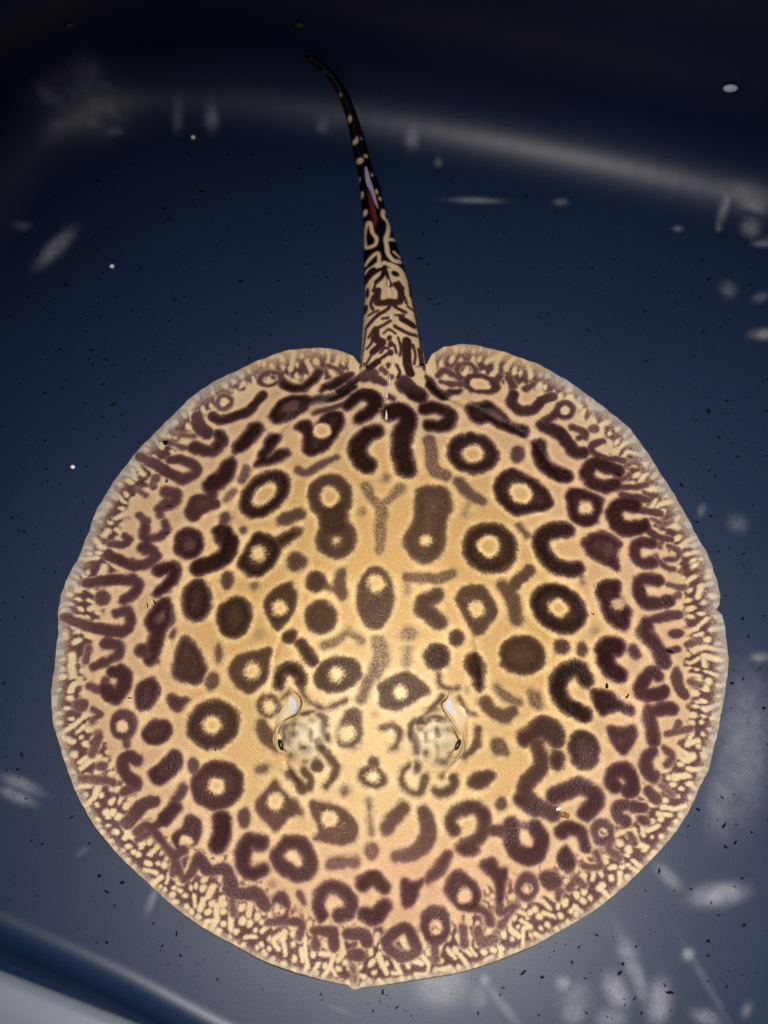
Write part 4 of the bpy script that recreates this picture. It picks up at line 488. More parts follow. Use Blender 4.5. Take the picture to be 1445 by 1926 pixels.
PAINTED_REFLECTIONS = [  # blurry water reflections painted into the tub colour: x, y, rx, ry mm, turn, strength
(-222.5,426.4,11.7,24.6,0,0.5),
(-224.8,415.4,29.4,20.3,0,0.35),
(-247.7,414.0,7.8,5.4,0,0.6),
(-219.5,404.7,7.1,4.5,10,0.7),
(-206.5,414.8,8.6,4.1,-40,0.55),
(-233.1,420.4,6.2,4.0,-35,0.5),
(-205.1,400.1,6.3,3.2,20,0.6),
(-245.8,400.4,5.1,2.7,0,0.4),
(-209.7,428.6,5.4,3.1,-10,0.5),
(-132.3,411.2,4.7,8.1,0,0.7),
(-157.7,412.6,3.5,10.8,-5,0.5),
(-241.4,304.6,5.4,15.9,-38,0.8),
(-259.8,452.8,4.2,6.2,-10,0.5),
(-241.7,451.5,5.4,7.0,0,0.5),
(-266.8,321.9,5.4,3.6,0,0.35),
(17.2,392.3,5.1,5.9,0,0.6),
(-48.8,404.1,4.7,3.2,0,0.5),
(36.7,376.0,2.8,2.7,0,0.5),
(63.6,343.0,16.4,2.2,-2,0.6),
(125.9,341.6,4.7,2.7,0,0.4),
(210.1,319.7,3.5,2.2,0,0.4),
(244.3,335.0,3.1,9.8,-20,0.6),
(263.7,335.0,9.3,2.7,-10,0.6),
(263.2,319.7,6.2,6.2,30,0.6),
(240.1,321.9,2.3,3.6,0,0.6),
(271.0,307.6,6.2,2.7,0,0.7),
(242.9,270.5,5.3,6.1,0,0.35),
(266.4,235.5,9.0,3.9,0,0.8),
(265.2,264.2,5.3,3.5,25,0.4),
(260.6,343.8,15.6,5.4,-15,0.35),
(226.9,-51.4,15.3,43.0,-8,0.42),
(210.6,-84.7,10.1,23.2,-10,0.35),
(203.3,-143.4,15.1,6.0,8,0.85),
(173.1,-133.0,9.9,3.8,-45,0.45),
(242.1,4.9,6.3,2.8,0,0.6),
(211.4,105.2,2.5,4.1,-20,0.3),
(235.1,95.8,5.7,5.8,0,0.25),
(31.0,-196.3,14.5,10.4,0,0.55),
(39.1,-193.3,7.1,7.4,-20,0.4),
(57.5,-193.3,2.9,3.0,0,0.6),
(53.4,-202.3,5.8,5.9,0,0.25),
(105.1,-195.4,4.5,4.4,0,0.6),
(110.8,-211.3,6.4,5.9,0,0.5),
(137.1,-199.3,6.4,9.6,20,0.75),
(149.0,-188.8,4.5,22.3,20,0.5),
(162.4,-205.3,6.4,11.8,-10,0.75),
(182.0,-178.1,3.2,3.4,0,0.85),
(144.8,-176.6,5.2,8.2,20,0.5),
(112.8,-203.8,9.6,9.6,0,0.3),
(190.6,-214.3,8.3,4.4,-20,0.5),
(133.1,-214.3,9.0,5.9,0,0.5),
(215.0,-209.8,2.6,4.4,-30,0.4),
(192.1,-194.8,1.9,25.9,28,0.22),
(67.7,-206.8,2.6,17.0,40,0.3),
(-233.7,-76.4,12.8,3.5,-22,0.6),
(-236.5,-83.7,11.4,3.5,-22,0.55),
(-146.7,-145.6,2.3,8.3,-20,0.4),
(-192.0,-117.7,4.0,1.9,40,0.2),
(-30.1,-209.8,8.3,1.5,-20,0.15)
]
FLECKS = [(22.2, 295.4, 4.3, 1.6, 0), (28.4, 262.8, 2.9, 1.6, -20), (25.1, 314.8, 1.8, 3.2, 0), (34.9, 326.1, 2.2, 2.0, -20), (27.6, 290.7, 2.5, 1.2, -30), (230.0, 279.3, 3.2, 2.0, 30), (184.4, 345.5, 2.5, 1.6, 0), (225.4, 294.2, 2.5, 1.6, 20), (166.5, 374.5, 2.9, 2.0, -20), (209.9, 393.0, 2.2, 3.2, 0), (118.8, 312.2, 2.2, 1.6, 30), (146.5, 287.8, 1.4, 2.4, -10), (141.1, 238.7, 1.4, 2.8, 0), (182.2, 253.2, 2.9, 1.6, 0), (199.1, 123.1, 2.9, 2.0, -50), (207.4, 97.0, 2.9, 1.6, -10), (234.6, 184.9, 2.5, 2.0, -20), (221.4, 177.4, 2.9, 2.4, 30), (227.3, 158.1, 1.8, 2.4, 0), (238.9, 143.8, 2.2, 1.6, -30), (222.5, 130.3, 3.2, 1.2, -60), (261.6, 177.4, 1.8, 1.6, 0), (-199.6, 216.2, 3.6, 1.6, -20), (-199.8, 197.3, 2.2, 1.6, 10), (-191.8, 182.5, 4.3, 1.6, 25), (-234.9, 134.9, 4.0, 1.0, 0), (-207.4, 136.4, 1.4, 1.6, 40), (-246.0, 90.7, 2.2, 1.6, 10), (-240.1, 190.9, 2.9, 1.6, -5), (-209.7, 223.2, 2.5, 1.6, 0), (-210.8, 216.2, 3.2, 1.2, 40), (-171.9, 216.7, 1.8, 1.2, 0), (-231.9, 224.0, 2.5, 1.6, 0), (-153.3, 262.8, 2.2, 2.4, -60), (-106.4, 277.1, 3.2, 1.6, -10), (-137.4, 350.8, 4.0, 1.6, -10), (-164.3, 336.2, 2.9, 1.2, 40), (-160.8, 327.9, 2.9, 1.6, 0), (-178.6, 287.3, 1.1, 2.8, -10), (-231.2, 274.2, 4.3, 1.8, -15), (-123.9, 305.7, 1.4, 1.6, 0), (194.0, -91.9, 3.2, 1.2, -30), (210.0, -102.0, 3.6, 1.6, 55), (209.6, -114.9, 1.8, 2.0, 0), (216.1, -112.3, 1.4, 3.2, -25), (167.2, -129.2, 1.1, 3.6, -15), (194.7, -170.4, 2.5, 2.0, -40), (139.4, -188.7, 3.6, 1.6, 35), (141.7, -183.6, 1.4, 2.4, 0), (169.0, -199.9, 4.0, 1.6, -5), (217.3, -161.2, 3.2, 1.2, 30), (194.1, -178.7, 2.5, 1.2, 15), (222.0, -12.0, 2.2, 1.6, 0), (241.3, -28.2, 2.2, 2.0, 0), (232.9, 30.5, 2.5, 1.6, 10), (158.2, -140.9, 1.4, 1.2, 0), (-236.6, -67.2, 2.2, 1.6, -20), (-200.3, -96.8, 3.2, 1.2, 30), (-165.8, -136.2, 2.5, 1.6, 0), (-175.3, -141.5, 3.2, 1.2, -30), (-180.2, -132.1, 2.2, 1.6, 0), (-175.9, -64.9, 1.4, 1.2, 0), (-130.7, -166.4, 1.1, 3.2, 0), (-127.8, -178.7, 1.8, 1.6, 0), (-173.3, -171.3, 1.8, 1.6, 0), (-235.0, -58.2, 1.8, 2.4, 0), (81.0, -188.7, 3.6, 1.2, 35), (92.2, -191.1, 2.2, 1.6, 0), (68.5, -197.2, 2.2, 1.2, 0), (-4.4, -199.6, 1.4, 2.8, 0)]
SKIN_BITS = [(-153.6, 39.2, 9.9, 3.2, 0.7, -60), (-158.3, 37.7, 8.8, 2.5, 0.6, -80), (-166.1, -23.1, 8.7, 2.5, 0.7, 8), (-150.7, 124.1, 5.7, 1.4, 1.8, -20), (-147.6, 86.7, 8.4, 2.2, 0.7, 20), (-120.4, -52.8, 12.3, 2.5, 1.1, -30), (-109.7, -56.3, 13.7, 1.4, 0.7, -60), (-153.2, 152.8, 3.9, 2.9, 2.2, 0), (-167.5, 123.4, 4.5, 1.4, 0.5, -50), (139.1, -15.6, 10.8, 1.4, 2.2, 0), (152.0, -22.2, 9.3, 2.5, 0.7, 50), (132.0, 31.0, 12.1, 2.2, 0.5, -40), (181.5, 7.3, 8.0, 4.3, 1.1, -20), (166.9, 48.1, 7.2, 3.6, 0.5, -35), (155.2, 128.7, 5.8, 2.9, 1.1, -30), (-6.0, 170.1, 21.4, 3.2, 1.1, 10), (-148.3, 106.4, 5.9, 3.2, 0.7, 0)]
FLOATS = [('pellet', -216.3, 135.8, 3, 1.6), ('pellet', -199.3, 288.4, 3, 1.7), ('pellet', -145.7, 395.3, 3, 1.8), ('drop', 231.4, 379.6, 82.0, 5.1), ('ring', -223.2, 437.7, 71.5, 2.6), ('amber', -63.3, 441.0, 68.5, 3.4)]
# ---- shape of the ray's upper side: height in mm over the tub floor at body point (x, y) in mm ----
_oa = np.arctan2(OUT[:,1], OUT[:,0]); _or = np.hypot(OUT[:,0], OUT[:,1])
_o = np.argsort(_oa); _oa = _oa[_o]; _or = _or[_o]
def rad_out(th):                                   # true outline radius
    th = (np.asarray(th)+math.pi) % (2*math.pi) - math.pi
    return np.interp(th, np.r_[_oa[-3:]-2*math.pi, _oa, _oa[:3]+2*math.pi], np.r_[_or[-3:], _or, _or[:3]])
_ts = np.linspace(-math.pi, math.pi, 721)[:-1]
_rs = rad_out(_ts); _nt = (np.abs(_ts-math.pi/2) < .22)
_rs[_nt] = np.interp(_ts[_nt], _ts[~_nt], _rs[~_nt])
_k = np.hanning(15); _k /= _k.sum()
_rs = np.convolve(np.r_[_rs[-7:], _rs, _rs[:7]], _k, 'valid')
def rad_smooth(th):
    th = (np.asarray(th)+math.pi) % (2*math.pi) - math.pi
    return np.interp(th, np.r_[_ts, math.pi], np.r_[_rs, _rs[0]])
def seg_dist(x, y, pts):
    d = np.full(np.shape(x), 1e9)
    for (ax, ay), (bx, by) in zip(pts[:-1], pts[1:]):
        vx, vy = bx-ax, by-ay; L = vx*vx+vy*vy+1e-9
        t = np.clip(((x-ax)*vx+(y-ay)*vy)/L, 0, 1)
        d = np.minimum(d, np.hypot(x-ax-t*vx, y-ay-t*vy))
    return d
def height(x, y, fine=True):
    x = np.asarray(x, float); y = np.asarray(y, float)
    th = np.arctan2(y, x); r = np.hypot(x, y); rho = np.clip(r/rad_smooth(th), 0, 1)
    z = 2.2 + 15*(1-rho**2)**1.05
    z += 25*np.exp(-(((x+5)/86)**2 + ((y-8)/118)**2)**1.5)              # the thick trunk between the fins
    z += 12*np.exp(-((x-2)/24)**2)*(1/(1+np.exp(-(y-120)/22)))       # the back running into the tail
    flut = np.clip((rho-.8)/.2, 0, 1)**2
    z += flut*(1.3*np.sin(th*9+.6)+.9*np.sin(th*17+2)+.9)
    z += 1.3*np.sin(x*.11+1.7*np.sin(y*.035))*np.sin(y*.09+1.3)*np.clip((rho-.35)/.3, 0, 1)*(1-flut)
    if fine:
        for (ex, ey, R, hgt) in DOMES:
            z += hgt*np.exp(-(np.hypot(x-ex, y-ey)/R)**2.4)
        for (sx, sy, R, dep) in PITS:
            z -= dep*np.exp(-(np.hypot(x-sx, y-sy)/R)**2)
        for dep, w, pts in FOLDS:
            z -= dep*np.exp(-(seg_dist(x, y, pts)/w)**2)
    return np.maximum(z, 1.2)
# ------------------------------------------------------------------ helpers
def mk(name, verts, faces, mat=None, parent=None, smooth=True, label=None, cat=None, group=None, kind=None):
    me = bpy.data.meshes.new(name); me.from_pydata([tuple(v) for v in verts], [], [tuple(f) for f in faces]); me.update()
    if smooth: me.polygons.foreach_set('use_smooth', [True]*len(me.polygons))
    return link(name, me, mat, parent, label, cat, group, kind)
def link(name, me, mat=None, parent=None, label=None, cat=None, group=None, kind=None):
    o = bpy.data.objects.new(name, me); COL.objects.link(o)
    if mat and not me.materials: me.materials.append(mat)
    if parent: o.parent = parent
    for k, v in (('label', label), ('category', cat), ('group', group), ('kind', kind)):
        if v: o[k] = v
    return o
def npmesh(name, co, quads, tris=None):
    me = bpy.data.meshes.new(name); n = len(quads)
    me.vertices.add(len(co)); me.vertices.foreach_set('co', np.asarray(co, np.float32).ravel())
    loops = quads.ravel().astype(np.int32); starts = np.arange(n)*4; tot = np.full(n, 4)
    if tris is not None:
        starts = np.r_[starts, len(loops)+3*np.arange(len(tris))]; tot = np.r_[tot, np.full(len(tris), 3)]; loops = np.r_[loops, tris.ravel().astype(np.int32)]
    me.loops.add(len(loops)); me.loops.foreach_set('vertex_index', loops.astype(np.int32))
    me.polygons.add(len(starts)); me.polygons.foreach_set('loop_start', starts.astype(np.int32)); me.polygons.foreach_set('loop_total', tot.astype(np.int32))
    me.polygons.foreach_set('use_smooth', np.ones(len(starts), bool))
    me.update(calc_edges=True); me.validate(); return me
def catmull(pts, n=6, closed=False):
    p = np.asarray(pts, float)
    if len(p) < 3: return [tuple(p[0]+(p[-1]-p[0])*t) for t in np.linspace(0, 1, 3)]
    out = []; m = len(p)
    for i in range(m if closed else m-1):
        a, b, c, d = ((p[(i-1) % m], p[i], p[(i+1) % m], p[(i+2) % m]) if closed else (p[max(i-1, 0)], p[i], p[i+1], p[min(i+2, m-1)]))
        for t in np.arange(n)/n:
            out.append(tuple(.5*(2*b+(c-a)*t+(2*a-5*b+4*c-d)*t*t+(3*b-a-3*c+d)*t**3)))
    if not closed: out.append(tuple(p[-1]))
    return out
def sstep(a, b, x):
    t = np.clip((x-a)/(b-a), 0, 1); return t*t*(3-2*t)
def tube(path, radii, n=8, name='t', mat=None, parent=None):
    P = [Vector(p) for p in path]; V = []; Fc = []
    for i, p in enumerate(P):
        t = (P[min(i+1, len(P)-1)]-P[max(i-1, 0)]).normalized(); a = t.orthogonal().normalized(); b = t.cross(a)
        for k in range(n):
            q = 2*math.pi*k/n; V.append(p+(a*math.cos(q)+b*math.sin(q))*radii[i])
    for i in range(len(P)-1):
        for k in range(n): Fc.append((i*n+k, i*n+(k+1) % n, (i+1)*n+(k+1) % n, (i+1)*n+k))
    Fc.append(tuple(range(n))[::-1]); Fc.append(tuple(range((len(P)-1)*n, len(P)*n)))
    return mk(name, V, Fc, mat, parent)
def vnoise(shape, cell):                      # smooth value noise on a grid
    h, w = shape; g = rng.standard_normal((int(h/cell)+3, int(w/cell)+3))
    yy = np.arange(h)/cell; xx = np.arange(w)/cell; y0 = yy.astype(int); x0 = xx.astype(int)
    fy = (yy-y0)[:, None]; fx = (xx-x0)[None]; fy = fy*fy*(3-2*fy); fx = fx*fx*(3-2*fx)
    return ((g[y0][:, x0]*(1-fx)+g[y0][:, x0+1]*fx)*(1-fy)+(g[y0+1][:, x0]*(1-fx)+g[y0+1][:, x0+1]*fx)*fy)
def blur(a, s):
    k = np.exp(-.5*(np.arange(-int(3*s), int(3*s)+1)/s)**2); k /= k.sum(); r = len(k)//2
    a = np.apply_along_axis(lambda v: np.convolve(np.pad(v, r, 'edge'), k, 'valid'), 1, a)
    return np.apply_along_axis(lambda v: np.convolve(np.pad(v, r, 'edge'), k, 'valid'), 0, a)
def material(name, col=(.5, .5, .5), rough=.5, spec=.5, **kw):
    m = bpy.data.materials.new(name); m.use_nodes = True; b = m.node_tree.nodes['Principled BSDF']
    b.inputs['Base Color'].default_value = (*col, 1); b.inputs['Roughness'].default_value = rough; b.inputs['Specular IOR Level'].default_value = spec
    for k, v in kw.items(): b.inputs[k.replace('_', ' ')].default_value = v
    return m
def nd(m, t, **kw):
    n = m.node_tree.nodes.new(t)
    for k, v in kw.items():
        if k in n.inputs: n.inputs[k].default_value = v
        else: setattr(n, k, v)
    return n
def speckled(name, c1, c2, scale, rough=.5, spec=.5, bump=0., bdist=.001):
    m = material(name, c1, rough, spec); L = m.node_tree.links; b = m.node_tree.nodes['Principled BSDF']
    tc = nd(m, 'ShaderNodeTexCoord'); nz = nd(m, 'ShaderNodeTexNoise', Scale=scale, Detail=5.); mx = nd(m, 'ShaderNodeMix', data_type='RGBA')
    mx.inputs['A'].default_value = (*c1, 1); mx.inputs['B'].default_value = (*c2, 1)
    L.new(tc.outputs['Object'], nz.inputs['Vector']); L.new(nz.outputs['Fac'], mx.inputs['Factor']); L.new(mx.outputs['Result'], b.inputs['Base Color'])
    if bump:
        bp = nd(m, 'ShaderNodeBump', Strength=bump, Distance=bdist); L.new(nz.outputs['Fac'], bp.inputs['Height']); L.new(bp.outputs['Normal'], b.inputs['Normal'])
    return m
def shirley(N):
    g = np.linspace(-1, 1, N); a, b = np.meshgrid(g, g, indexing='xy')
    m1 = np.abs(a) > np.abs(b); r = np.where(m1, a, b)
    with np.errstate(divide='ignore', invalid='ignore'):
        ph = np.where(m1, (math.pi/4)*np.where(a == 0, 0, b/np.where(a == 0, 1, a)), math.pi/2-(math.pi/4)*np.where(b == 0, 0, a/np.where(b == 0, 1, b)))
    ph = np.where(r < 0, ph+math.pi, ph); return np.abs(r), ph
def border(N):                                 # counter-clockwise border indices of an N x N grid
    i = np.arange(N); return np.r_[i[:-1], i[:-1]*N+N-1, (N-1)*N+i[:0:-1], i[:0:-1]*N]
def gridquads(N):
    i = (np.arange(N-1)[:, None]*N+np.arange(N-1)[None]).ravel(); return np.stack([i, i+1, i+N+1, i+N], 1)

# ------------------------------------------------------------------ the tub
WALL = [(420,318),(267,366),(101,408),(-50,438),(-146,448),(-203,444),(-240,428),(-276,401),(-310,350),(-330,290),(-345,200),(-350,100),(-345,0),(-325,-90),(-290,-145),
        (-249,-166),(-168,-200),(-89,-237),(0,-268),(120,-300),(260,-320),(400,-300),(480,-220),(510,-50),(505,130),(480,250)]
W_ = np.array(catmull(WALL, 10, True)); RIM_Z = 92.
tc0 = np.array([60., 60.])
wang = np.arctan2(W_[:,1]-tc0[1], W_[:,0]-tc0[0]); wrad = np.hypot(W_[:,0]-tc0[0], W_[:,1]-tc0[1]); o_ = np.argsort(wang); wang = wang[o_]; wrad = wrad[o_]
def wall_r(th):
    th = (np.asarray(th)+math.pi) % (2*math.pi)-math.pi
    return np.interp(th, np.r_[wang[-3:]-2*math.pi, wang, wang[:3]+2*math.pi], np.r_[wrad[-3:], wrad, wrad[:3]])
NT = 361
rr, ph = shirley(NT); bi = border(NT); tb = ph.ravel()[bi]
fil = 17+35*sstep(-120, 330, tc0[1]+wall_r(tb)*np.sin(tb))       # floor fillet: tighter at the near side
Rb = wall_r(tb)
wx = tc0[0]+Rb*np.cos(tb); wy = tc0[1]+Rb*np.sin(tb)
tx = np.roll(wx, -1)-np.roll(wx, 1); ty = np.roll(wy, -1)-np.roll(wy, 1); tl = np.hypot(tx, ty); nx, ny = ty/tl, -tx/tl     # outward
kk = np.hanning(31); kk /= kk.sum()
sm_ = lambda a: np.convolve(np.r_[a[-15:], a, a[:15]], kk, 'valid')
nx, ny = sm_(nx), sm_(ny); tl = np.hypot(nx, ny); nx, ny = nx/tl, ny/tl
ex, ey = wx-nx*fil, wy-ny*fil                                    # edge of the flat floor
er = np.hypot(ex-tc0[0], ey-tc0[1]); ea = np.arctan2(ey-tc0[1], ex-tc0[0]); so = np.argsort(ea)
def edge_r(th):
    th = (np.asarray(th)+math.pi) % (2*math.pi)-math.pi
    return np.interp(th, np.r_[ea[so][-3:]-2*math.pi, ea[so], ea[so][:3]+2*math.pi], np.r_[er[so][-3:], er[so], er[so][:3]])
fx = tc0[0]+rr*edge_r(ph)*np.cos(ph); fy = tc0[1]+rr*edge_r(ph)*np.sin(ph)
co = [np.stack([fx.ravel(), fy.ravel(), np.zeros(fx.size)], 1)]; quads = [gridquads(NT)]
b0 = co[0][bi]; prev = bi; base = NT*NT; nb = len(bi)
prof = [('f', a) for a in np.linspace(0, math.radians(86), 15)[1:]]+[('w', v_) for v_ in ((1, 58), (3, 70), (6, 82), (11, 95), (18, 108), (27, 120), (38, 132), (52, 142), (75, 152), (110, 160), (150, 164), (156, 160), (158, 130), (158, 60))]
hsc = .3+.7*sstep(-60, 300, wy)                                   # the wall stands lower at the near side
for k, v in prof:
    if k == 'f': off = b0[:,:2]+np.stack([nx, ny], 1)*(fil*math.sin(v))[:,None]; z = fil*(1-math.cos(v))
    else:
        off = b0[:,:2]+np.stack([nx, ny], 1)*(fil*math.sin(math.radians(86))+v[0])[:,None]; z = np.maximum(fil*.95, 58.*np.where(fil < 50, .6+.4*hsc, 1.))+(v[1]-58.)*hsc
    co.append(np.column_stack([off, z])); cur = base+np.arange(nb)
    quads.append(np.stack([prev, cur, np.roll(cur, -1), np.roll(prev, -1)], 1)); prev = cur; base += nb
co = np.concatenate(co); quads = np.concatenate(quads)[:, ::1]
tubme = npmesh('plastic_tub', co*.001, quads)
refl = np.zeros(len(co)); jit = rng.standard_normal((6, 4))
for x, y, rx, ry, rot, s in PAINTED_REFLECTIONS:
    a = math.radians(rot); dx, dy = co[:,0]-x, co[:,1]-y
    u = (dx*math.cos(a)+dy*math.sin(a))/max(rx, 1.5); v = (-dx*math.sin(a)+dy*math.cos(a))/max(ry, 1.5)
    if y > 300: s = min(1., s*1.25)
    refl = np.maximum(refl, s*np.exp(-(u*u+v*v)**1.3*.9))

refl *= 1-sstep(28, 55, co[:,2])
at = tubme.attributes.new('reflection_tint', 'FLOAT', 'POINT'); at.data.foreach_set('value', refl.astype(np.float32))
m = material('navy_plastic', (.016, .034, .075), .42, .42); L = m.node_tree.links; b = m.node_tree.nodes['Principled BSDF']
tcn = nd(m, 'ShaderNodeTexCoord'); n1 = nd(m, 'ShaderNodeTexNoise', Scale=7., Detail=4.); n2 = nd(m, 'ShaderNodeTexNoise', Scale=900., Detail=3.); n3 = nd(m, 'ShaderNodeTexNoise', Scale=120., Detail=6.)
for n in (n1, n2, n3): L.new(tcn.outputs['Object'], n.inputs['Vector'])
r1 = nd(m, 'ShaderNodeValToRGB'); r1.color_ramp.elements[0].position = .3; r1.color_ramp.elements[1].position = .75
r1.color_ramp.elements[0].color = (.0026, .0125, .042, 1); r1.color_ramp.elements[1].color = (.0050, .0165, .050, 1); L.new(n1.outputs['Fac'], r1.inputs['Fac'])
aa = nd(m, 'ShaderNodeAttribute', attribute_name='reflection_tint'); mul = nd(m, 'ShaderNodeMath', operation='MULTIPLY'); rmp = nd(m, 'ShaderNodeMapRange'); rmp.inputs['From Min'].default_value = .2; rmp.inputs['From Max'].default_value = .75; rmp.inputs['To Min'].default_value = .45; rmp.inputs['To Max'].default_value = 1.15
L.new(n3.outputs['Fac'], rmp.inputs['Value']); L.new(aa.outputs['Fac'], mul.inputs[0]); L.new(rmp.outputs['Result'], mul.inputs[1])
mx = nd(m, 'ShaderNodeMix', data_type='RGBA'); mx.inputs['B'].default_value = (.26, .26, .29, 1); L.new(mul.outputs[0], mx.inputs['Factor']); L.new(r1.outputs['Color'], mx.inputs['A'])  # pale grey mixed into the plastic where reflections are painted
mg = nd(m, 'ShaderNodeMix', data_type='RGBA', blend_type='MULTIPLY'); mg.inputs['Factor'].default_value = .5; L.new(mx.outputs['Result'], mg.inputs['A'])
rg = nd(m, 'ShaderNodeValToRGB'); rg.color_ramp.elements[0].position = .35; rg.color_ramp.elements[1].position = .65; rg.color_ramp.elements[0].color = (.55, .55, .55, 1); rg.color_ramp.elements[1].color = (1.3, 1.3, 1.3, 1)
L.new(n2.outputs['Fac'], rg.inputs['Fac']); L.new(rg.outputs['Color'], mg.inputs['B']); L.new(mg.outputs['Result'], b.inputs['Base Color'])
bp = nd(m, 'ShaderNodeBump', Strength=.08, Distance=.0005); L.new(n2.outputs['Fac'], bp.inputs['Height']); L.new(bp.outputs['Normal'], b.inputs['Normal'])
link('plastic_tub', tubme, m, label='dark navy blue plastic tub with rounded corners holding the spotted ray', cat='tub')

# pale panel lying over the tub's near corner
pm = speckled('pale_plastic', (.10, .118, .15), (.12, .138, .17), 14, .5, .4)
A0, A1 = Vector((-.2145, -.1805, 0)), Vector((-.1155, -.2155, 0)); du = (A1-A0).normalized(); dn = Vector((du.y, -du.x, 0))
if dn.y > 0: dn = -dn
V = []; Fc = []; pr = [(.012, .0955), (.004, .0958), (.0012, .0975), (0, .101), (.0015, .105), (.006, .1075), (.02, .1085), (.16, .109), (.163, .1085), (.165, .105), (.165, .0955)]
nu = 17
for (o_f, z) in pr:
    for i in range(nu):
        t = -.16+.46*i/(nu-1); bow = -.10*(t-.05)**2
        p = A0+du*t+dn*(o_f-bow); V.append((p.x, p.y, z-.012))
for j in range(len(pr)-1):
    for i in range(nu-1): Fc.append((j*nu+i, j*nu+i+1, (j+1)*nu+i+1, (j+1)*nu+i))
Fc.append([j*nu for j in range(len(pr))][::-1]); Fc.append([j*nu+nu-1 for j in range(len(pr))])
for i in range(nu-1): Fc.append(((len(pr)-1)*nu+i, (len(pr)-1)*nu+i+1, i+1, i))
mk('plastic_board', V, Fc, pm, label='smooth pale grey plastic board lying on the edge of the dark tub', cat='board')

# ------------------------------------------------------------------ skin pattern of the ray
RES = .5; X0, X1, Y0, Y1 = -255., 255., -240., 475.
gw, gh = int((X1-X0)/RES), int((Y1-Y0)/RES)
GX, GY = np.meshgrid(X0+(np.arange(gw)+.5)*RES, Y0+(np.arange(gh)+.5)*RES)
n_lo = vnoise((gh, gw), 9)*.5; n_mid = vnoise((gh, gw), 4)*.35; n_hi = rng.standard_normal((gh, gw))
TH = np.arctan2(GY, GX); RR = np.hypot(GX, GY); DEP = rad_out(TH)-RR
indisc = DEP > -3
# reticulated margin: pale cells in a dark net, elongated along the fin rays at the sides
D = np.zeros((gh, gw))
front = sstep(-.25, .75, -np.sin(TH))*1.0
mi = np.where(indisc & (DEP < 64)); th = TH[mi]; dep = DEP[mi]+.35*n_mid[mi]; fr = front[mi]
TP = 5.7; NC = int(2*math.pi*205/TP)                             # pale beads strung round the rim, on a dark ground
RP = np.interp(fr, [0, 1], [8.4, 5.6])
n_w = vnoise((gh, gw), 22); wx_ = th*205+1.1*n_w[mi]; wy_ = dep+1.1*np.roll(n_w, 37, 1)[mi]
def hsh(i, j, k):
    v = np.sin(i*127.1+j*311.7+k*74.7)*43758.5453; return v-np.floor(v)
def bead(ic, ir):
    return (ic+.5+.5*(ir % 2)+(hsh(ic % NC, ir, 1)-.5)*.72)*TP, (ir+.5+(hsh(ic % NC, ir, 2)-.5)*.62)
c0 = np.floor(wx_/TP).astype(int); r0 = np.floor(wy_/RP).astype(int); sdm = np.full(th.shape, 1e9)
el = np.interp(fr, [0, 1], [.55, 1.])
for dr in (-2, -1, 0, 1):
    for dc in (-2, -1, 0, 1):
        ic, ir = c0+dc, r0+dr; ax_, ay_ = bead(ic, ir); h3 = hsh(ic % NC, ir, 3)
        jc = np.where(h3 < .20, ic, np.where(h3 < .28, ic-1+(ir % 2), np.where(h3 < .33, ic+1, ic))); jr = np.where(h3 < .28, ir+1, ir)
        bx_, by_ = bead(jc, jr); link_ = h3 < .33
        rad_ = np.interp(fr, [0, 1], [.78, 1.])*(1.35+1.05*hsh(ic % NC, ir, 4))*np.interp(wy_, [0, 12, 40], [.75, 1., 1.2])
        px_, py_ = wx_-ax_, (wy_-ay_*RP)*el; vx_, vy_ = np.where(link_, bx_-ax_, 0.), np.where(link_, (by_-ay_)*RP*el, 0.)
        tt_ = np.clip((px_*vx_+py_*vy_)/(vx_*vx_+vy_*vy_+1e-6), 0, 1)
        sdm = np.minimum(sdm, np.hypot(px_-tt_*vx_, py_-tt_*vy_)-rad_*np.where(link_, .8, 1.))
net = sstep(-.6, 1.1, sdm+.12*n_hi[mi])
wband = 25+14*front[mi]+4*np.sin(th*5)+4*np.sin(th*11+1)-60*((np.abs(GX[mi]-2) < 30) & (GY[mi] > 150))
nw = sstep(0, 7, wband-dep+5*n_lo[mi])
rimf = sstep(0, 1, (dep-np.interp(fr, [0, 1], [1.5, .3]))/np.interp(fr, [0, 1], [15, 6]))
NETD = np.zeros((gh, gw)); NETD[mi] = net*nw*(.18+.44*rimf+.08*(1-fr)*rimf)
soft0 = np.interp(DEP, [10, 50, 120], [1.0, 1.9, 3.0])
